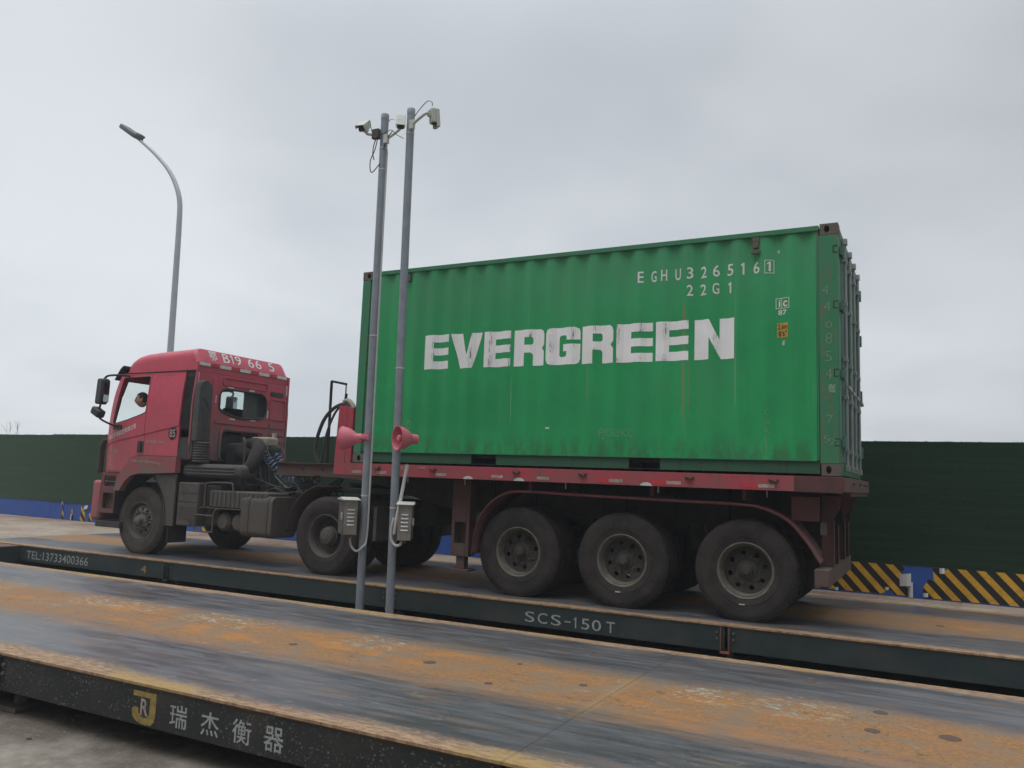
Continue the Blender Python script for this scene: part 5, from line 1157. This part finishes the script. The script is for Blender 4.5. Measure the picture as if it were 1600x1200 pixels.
# ------------------------------------------------------------------ driver
def person():
    root_l = 'driver in a dark shirt with short black hair looking out of the cab window'
    J = dict(pel=(-4.42, .56, 1.86), sp=(-4.44, .54, 2.02), ch=(-4.52, .50, 2.17), nk=(-4.63, .43, 2.29), hd=(-4.70, .40, 2.38),
             sl=(-4.54, .31, 2.20), el=(-4.66, .27, 2.03), wl=(-4.82, .38, 2.06), hl=(-4.90, .42, 2.12), sr=(-4.52, .69, 2.20), er=(-4.66, .78, 2.02), wr=(-4.84, .72, 2.08), hr=(-4.92, .68, 2.13),
             hp=(-4.44, .47, 1.86), kn=(-4.82, .46, 1.86), an=(-4.88, .46, 1.62), ft=(-4.97, .46, 1.56), hq=(-4.44, .66, 1.86), kr=(-4.82, .68, 1.86), ar=(-4.88, .68, 1.62), fr=(-4.97, .68, 1.56))
    def skin(names, edges, rad, name, m, parent=None, root=0, grow=0.):
        me = bpy.data.meshes.new(name); me.from_pydata([J[k] for k in names], [(names.index(a), names.index(b)) for a, b in edges], [])
        o = bpy.data.objects.new(name, me); COL.objects.link(o); o.modifiers.new('skin', 'SKIN')
        for k, v in zip(names, me.skin_vertices[0].data): q = rad[k] + grow; v.radius = (q, q*(.78 if k in ('pel', 'sp', 'ch') else 1)); v.use_root = (k == names[root])
        o.modifiers.new('sub', 'SUBSURF').levels = 2; o.modifiers['sub'].render_levels = 2
        ev = o.evaluated_get(bpy.context.evaluated_depsgraph_get()); mm = ev.to_mesh(); V = [v.co.copy() for v in mm.vertices]; F = [tuple(p.vertices) for p in mm.polygons]; ev.to_mesh_clear()
        bpy.data.objects.remove(o); return V, F
    rad = dict(pel=.15, sp=.135, ch=.15, nk=.055, hd=.05, sl=.065, el=.045, wl=.030, hl=.035, sr=.065, er=.045, wr=.030, hr=.035, hp=.085, kn=.06, an=.045, ft=.04, hq=.085, kr=.06, ar=.045, fr=.04)
    ed = [('pel', 'sp'), ('sp', 'ch'), ('ch', 'nk'), ('nk', 'hd'), ('ch', 'sl'), ('sl', 'el'), ('el', 'wl'), ('wl', 'hl'), ('ch', 'sr'), ('sr', 'er'), ('er', 'wr'), ('wr', 'hr'), ('pel', 'hp'), ('hp', 'kn'), ('kn', 'an'), ('an', 'ft'), ('pel', 'hq'), ('hq', 'kr'), ('kr', 'ar'), ('ar', 'fr')]
    V, F = skin(list(J), ed, rad, 'tmp', M_skin)
    m = MB(); m.faces(V, F)
    # head
    c = Vector((-4.735, .385, 2.462)); f = Vector((-.80, -.60, -.04)).normalized(); sd = Vector((f.y, -f.x, 0)).normalized(); up = f.cross(sd); up = up if up.z > 0 else -up
    def hp(th, ph, k=1.):
        a, b, z = math.cos(ph)*math.cos(th), math.cos(ph)*math.sin(th), math.sin(ph)      # forward, side, up
        ra, rb, rz = .098, .077, .122
        if z < 0: ra *= 1 - .18*z*z; rb *= 1 - .30*z*z
        gs = lambda a0, b0, w: math.exp(-(((b*1.-a0)/w)**2 + ((z-b0)/w)**2)) if a > 0 else 0
        e = .030*math.exp(-((b/.16)**2 + ((z+.10)/.26)**2))*(a > 0) - .010*(gs(.38, .10, .18) + gs(-.38, .10, .18)) + .008*gs(0, .32, .5) + .007*gs(0, -.42, .2) + .010*gs(0, -.80, .3)
        return c + f*(a*ra*k + (e if k == 1 else e)) + sd*(b*rb*k) + up*(z*rz*k)
    nt, npz = 40, 26
    m.grid([[hp(2*math.pi*i/nt, -math.pi/2 + .02 + (math.pi-.04)*j/npz) for i in range(nt+1)] for j in range(npz+1)])
    for s in (-1, 1):     # ears
        e0 = c + sd*(s*.079) - f*.01 - up*.005
        m.obox(e0, (.03, .016, .055), Matrix((f, sd, up)).transposed())
    # fingers curled over the wheel rim
    for h0 in (Vector(J['hl']), Vector(J['hr'])):
        for k in range(4):
            b = h0 + Vector((.0, .018*(k-1.5), .02)); L_ = (.062, .072, .068, .052)[k]
            m.tube([b, b + Vector((-.35*L_, 0, .5*L_)), b + Vector((-.75*L_, 0, .55*L_)), b + Vector((-.95*L_, 0, .2*L_))], [.010, .009, .0085, .007], 6)
        m.tube([h0 + Vector((.01, .03, 0)), h0 + Vector((-.02, .055, .01)), h0 + Vector((-.05, .05, .02))], [.012, .010, .008], 6)
    body = m.build('person', M_skin, None, 60, origin=(-4.42, .56, 1.56))
    tag(body, root_l, 'person')
    rm = body.modifiers.new('fuse', 'REMESH'); rm.mode = 'VOXEL'; rm.voxel_size = .0065; rm.use_smooth_shade = True
    # hair cap, eyes, brows, shirt, trousers
    m = MB(); rows = []
    for j in range(13):
        row = []
        for i in range(41):
            th = 2*math.pi*i/40; lo = .62 if math.cos(th) > .45 else (.15 if math.cos(th) > .1 else -.35)
            ph = lo + (math.pi/2 - .01 - lo)*j/12; row.append(hp(th, ph, 1.07 if j else 1.02))
        rows.append(row)
    m.grid(rows).build('hair', M_hair, body, 60)
    for s in (-1, 1):
        m = MB(); e0 = hp(s*.42, .06) - f*.004; m.lathe([(0, -.006), (.008, -.004), (.011, 0), (.008, .005), (0, .007)], e0, f, 12); m.build('eye', M_hair, body)
        m = MB(); m.tube([hp(s*.22, .27)+f*.003, hp(s*.45, .32)+f*.003, hp(s*.68, .26)+f*.003], .0045, 6); m.build('eyebrow', M_hair, body)
    m = MB(); m.tube([hp(-.25, -.46)+f*.002, hp(0, -.45)+f*.003, hp(.25, -.46)+f*.002], .004, 6); m.build('mouth', M_fender, body)
    T = ['pel', 'sp', 'ch', 'nk', 'sl', 'el', 'wl', 'sr', 'er', 'wr']
    rad2 = dict(rad); rad2['nk'] = .05; V, F = skin(T, [e for e in ed if e[0] in T and e[1] in T], rad2, 'tmp', M_shirt, grow=.016)
    m = MB(); m.faces(V, F); m.build('shirt', M_shirt, body, 60)
    T = ['pel', 'hp', 'kn', 'an', 'hq', 'kr', 'ar']; V, F = skin(T, [e for e in ed if e[0] in T and e[1] in T], rad, 'tmp', M_dark, grow=.014)
    m = MB(); m.faces(V, F); m.build('trousers', M_dark, body, 60)
person()

# ------------------------------------------------------------------ camera poles and what hangs on them
PY = -1.0
def pole(x0, x1, label, clamps):
    r = empty('camera_pole', (x0, PY, GZ), label, 'pole', 'grey poles between the two weighbridges')
    P = [(x0 + (x1-x0)*t, PY, GZ + .012 + (5.735-GZ)*t) for t in [k/8 for k in range(9)]]
    MB().tube(P, .047, 24).build('post', M_steel, r)
    MB().lathe([(0, 0), (.050, 0), (.050, .06), (.044, .072), (0, .072)], (x1, PY, 5.70), (0, 0, 1), 20).build('cap', M_steel, r)
    b = MB().box(x0-.13, x0+.13, PY-.13, PY+.13, GZ, GZ+.012)
    b.build('base_plate', M_steel, r)
    for z in clamps:
        xx = x0 + (x1-x0)*(z-GZ)/(5.735-GZ)
        MB().lathe([(.0485, 0), (.0505, .001), (.0505, .014), (.0485, .015)], (xx, PY, z), (0, 0, 1), 24).build('band', M_conduit, r)
    return r
pl = pole(1.025, .985, 'grey round camera pole with a white conduit running down its side', (5.05, 5.32, 3.0, 1.12))
pr_ = pole(1.445, 1.37, 'grey round camera pole with a loose slanting white pipe near its box', (5.45, 2.6, 1.0))
# conduits (side of the pole that faces right and toward the camera)
MB().tube(spline([(1.035, PY+.012, 5.3), (1.043, PY+.012, 4.0), (1.053, PY+.012, 2.5), (1.062, PY+.012, 1.3), (1.068, PY+.0, .66), (1.065, PY-.075, .545), (1.0, PY-.095, .50), (.93, PY-.105, .56), (.915, PY-.11, .66)], 8), .0125, 8).build('conduit', M_conduit, pl)
MB().tube(spline([(1.60, PY-.03, 1.50), (1.555, PY-.05, 1.15), (1.52, PY-.07, .88), (1.505, PY-.075, .72)], 6), .020, 10).build('conduit', M_conduit, pr_)
MB().tube(spline([(1.49, PY-.075, .90), (1.465, PY-.08, .78), (1.475, PY-.085, .66), (1.53, PY-.085, .60), (1.585, PY-.07, .61), (1.61, PY-.05, .68)], 6), .016, 10).build('conduit', M_conduit, pr_)
# cables at the top
random.seed(5)
for P in ([(.98, PY-.06, 5.50), (.90, PY-.06, 5.42), (.875, PY-.06, 5.28), (.90, PY-.06, 5.18)], [(.95, PY-.07, 5.48), (.93, PY-.09, 5.30), (.86, PY-.08, 5.16), (.88, PY-.07, 5.02), (.98, PY-.05, 5.12)], [(1.05, PY-.05, 5.60), (1.12, PY-.06, 5.66), (1.18, PY-.06, 5.64)],
          [(1.03, PY-.055, 5.30), (1.08, PY-.06, 5.42), (1.16, PY-.07, 5.50)], [(.99, PY-.06, 5.48), (1.05, PY-.07, 5.50), (1.14, PY-.06, 5.52), (1.2, PY-.05, 5.46), (1.30, PY-.03, 5.40)], [(.83, PY-.05, 5.56), (.80, PY-.05, 5.68), (.78, PY-.04, 5.72)]):
    MB().tube(spline(P, 8), random.choice((.004, .006)), 6).build('cable', M_rubber if P[0][2] < 5.58 else M_steel, pl)
MB().tube(spline([(1.42, PY-.04, 5.60), (1.50, PY-.04, 5.70), (1.62, PY-.04, 5.80), (1.69, PY-.04, 5.78), (1.70, PY-.04, 5.73)], 8), .006, 6).build('cable', M_steel, pr_)
MB().box(.87, .97, PY-.10, PY-.045, 5.44, 5.56).build('junction_box', M_tank, pl, bevel=.006)

def sec_cam(c, d, arm0, label):
    c = Vector(c); d = Vector(d).normalized(); s = d.cross(Vector((0, 0, 1))).normalized(); u = s.cross(d); M = Matrix((d, s, u)).transposed()
    r = empty('security_camera', c, label, 'security camera', 'security cameras on the pole tops')
    MB().obox(c, (.18, .10, .092), M).build('housing', M_camwhite, r, bevel=.018, seg=3)
    MB().obox(c + u*.050 + d*.03, (.21, .115, .007), M).obox(c + s*.055 + u*.03 + d*.03, (.21, .005, .045), M).obox(c - s*.055 + u*.03 + d*.03, (.21, .005, .045), M).build('sun_hood', M_camwhite, r, bevel=.003)
    MB().obox(c + d*.092, (.004, .075, .07), M).build('front_glass', M_lens, r)
    MB().cyl(c + d*.085, c + d*.105, .022, 14).build('lens', M_lens, r)
    q = c - u*.06 - d*.02
    MB().tube(spline([q + u*.02, q - u*.035, (q*.6 + Vector(arm0)*.4) - u*.03, Vector(arm0)], 6), .017, 10).obox(q, (.06, .05, .03), M).build('bracket_arm', M_camwhite, r)
    MB().obox(Vector(arm0), (.06, .05, .11)).build('clamp', M_camwhite, r, bevel=.005)
sec_cam((.72, PY-.06, 5.64), (.16, -.83, -.70), (.94, PY-.05, 5.50), 'boxy white security camera leftmost on the pole with the white conduit')
sec_cam((1.24, PY-.02, 5.62), (.36, -.50, -.92), (1.06, PY-.05, 5.42), 'white security camera between the tops of the two poles')
sec_cam((1.70, PY, 5.62), (.06, .10, -1.), (1.43, PY-.05, 5.54), 'white security camera pointing down, on the pole with the loose pipe')

def horn(c, a, label):
    c = Vector(c); a = Vector(a).normalized()
    r = empty('horn_speaker', c, label, 'loudspeaker', 'pink red horn speakers on the poles')
    prof = [(.0, -.165), (.035, -.165), (.052, -.155), (.056, -.11), (.054, -.08), (.066, -.060), (.088, -.03), (.108, .005), (.122, .04), (.130, .075), (.133, .100), (.138, .106), (.140, .114), (.134, .115), (.126, .100), (.118, .06), (.100, .02), (.07, -.015), (.035, -.03), (0, -.03)]
    m = MB().lathe(prof, c, a, 40)
    s = a.cross(Vector((0, 0, 1))).normalized()
    m.warp(lambda p: p - s*((p-c).dot(s))*.22)
    m.build('bell', M_horn, r, 30)
    MB().lathe([(0, .105), (.030, .103), (.038, .092), (.036, .0), (.04, -.03)], c, a, 20).build('throat', M_horn, r)
    return r
h1 = horn((.80, PY-.06, 1.79), (-.97, -.18, 0), 'pinkish red horn speaker facing away from the camera, on the pole with the conduit')
MB().obox((.955, PY-.07, 1.80), (.16, .03, .035)).box(.955, 1.065, PY-.068, PY-.052, 1.77, 1.84).build('bracket', M_horn, h1, bevel=.004)
for z in (1.765, 1.85): MB().lathe([(.0485, 0), (.051, .001), (.051, .010), (.0485, .011)], (1.01, PY, z), (0, 0, 1), 24).build('clamp', M_steel, h1)
h2 = horn((1.60, PY-.09, 1.79), (-.36, -.93, 0), 'pinkish red horn speaker with its open mouth toward the camera')
MB().obox((1.49, PY-.04, 1.72), (.14, .03, .03)).build('bracket', M_horn, h2, bevel=.004)
MB().lathe([(.0485, 0), (.051, .001), (.051, .010), (.0485, .011)], (1.42, PY, 1.72), (0, 0, 1), 24).build('clamp', M_steel, h2)

def ebox(c, rz, label, door_left):
    M = Matrix.Rotation(R(rz), 3, 'Z'); c = Vector(c)
    L = lambda a, b, z: c + M @ Vector((a, b, z))
    r = empty('electrical_box', c, label, 'electrical box', 'steel boxes on the camera poles')
    w, d, h = .15, .30, .385          # louvred side faces local -Y, doors face local +-X
    MB().obox(c, (w, d, h), M).build('cabinet', M_stainless, r, bevel=.004)
    m = MB(); P = [(-w/2-.02, 0), (w/2+.02, 0), (w/2+.02, .012), (0, .045), (-w/2-.02, .012)]
    m.plate([(-d/2-.05, 0), (d/2+.05, 0), (d/2+.05, .010), (0, .034), (-d/2-.05, .010)], [], lambda a, b, t_: L(-w/2-.022+t_, a, h/2+.001+b), w+.044)
    m.build('rain_roof', M_conduit, r, bevel=.003)
    for k in range(5):
        z = .085 - .042*k
        m = MB(); m.faces([L(-.040, -d/2-.001, z+.012), L(.040, -d/2-.001, z+.012), L(.036, -d/2-.013, z-.004), L(-.036, -d/2-.013, z-.004), L(.040, -d/2-.001, z-.006), L(-.040, -d/2-.001, z-.006)], [(0, 1, 2, 3), (3, 2, 4, 5), (0, 3, 5), (1, 4, 2)]); m.build('louvre', M_peel, r, 0)
    sx = -1 if door_left else 1
    MB().obox(L(sx*(w/2+.004), 0, 0), (.006, d-.02, h-.02), M).build('cabinet_door', M_grey, r, bevel=.002)  # door on the shaded side; that shade is put into its dark colour
    MB().obox(L(sx*(w/2+.015), -.09, .01), (.02, .02, .08), M).build('door_handle', M_conduit, r, bevel=.004)
    MB().obox(L(0, d/2+.02, .1), (.10, .04, .03), M).build('mounting_bracket', M_steel, r)
    MB().cyl(L(0, -d/2+.05, -h/2), L(0, -d/2+.05, -h/2-.035), .022, 10).build('cable_gland', M_tank, r)
ebox((.885, PY-.13, .88), 50, 'steel electrical box with slotted side and dark open door on the conduit pole', True)
ebox((1.635, PY-.06, .86), 31, 'brownish steel electrical box with slotted side beside the loose white pipe', False)

# ------------------------------------------------------------------ thin mist in the air
g = mat('thin_mist'); g.N.remove(g.b); v = g.N.new('ShaderNodeVolumePrincipled')
v.inputs['Color'].default_value = (.92, .95, 1, 1); v.inputs['Density'].default_value = .0022; v.inputs['Anisotropy'].default_value = .2
g.L.new(v.outputs[0], g.N['Material Output'].inputs['Volume'])
tag(MB().box(-104, 104, -104, 104, GZ-1.3, 13.5).build('haze', g.mat, smooth=0), kind='stuff')
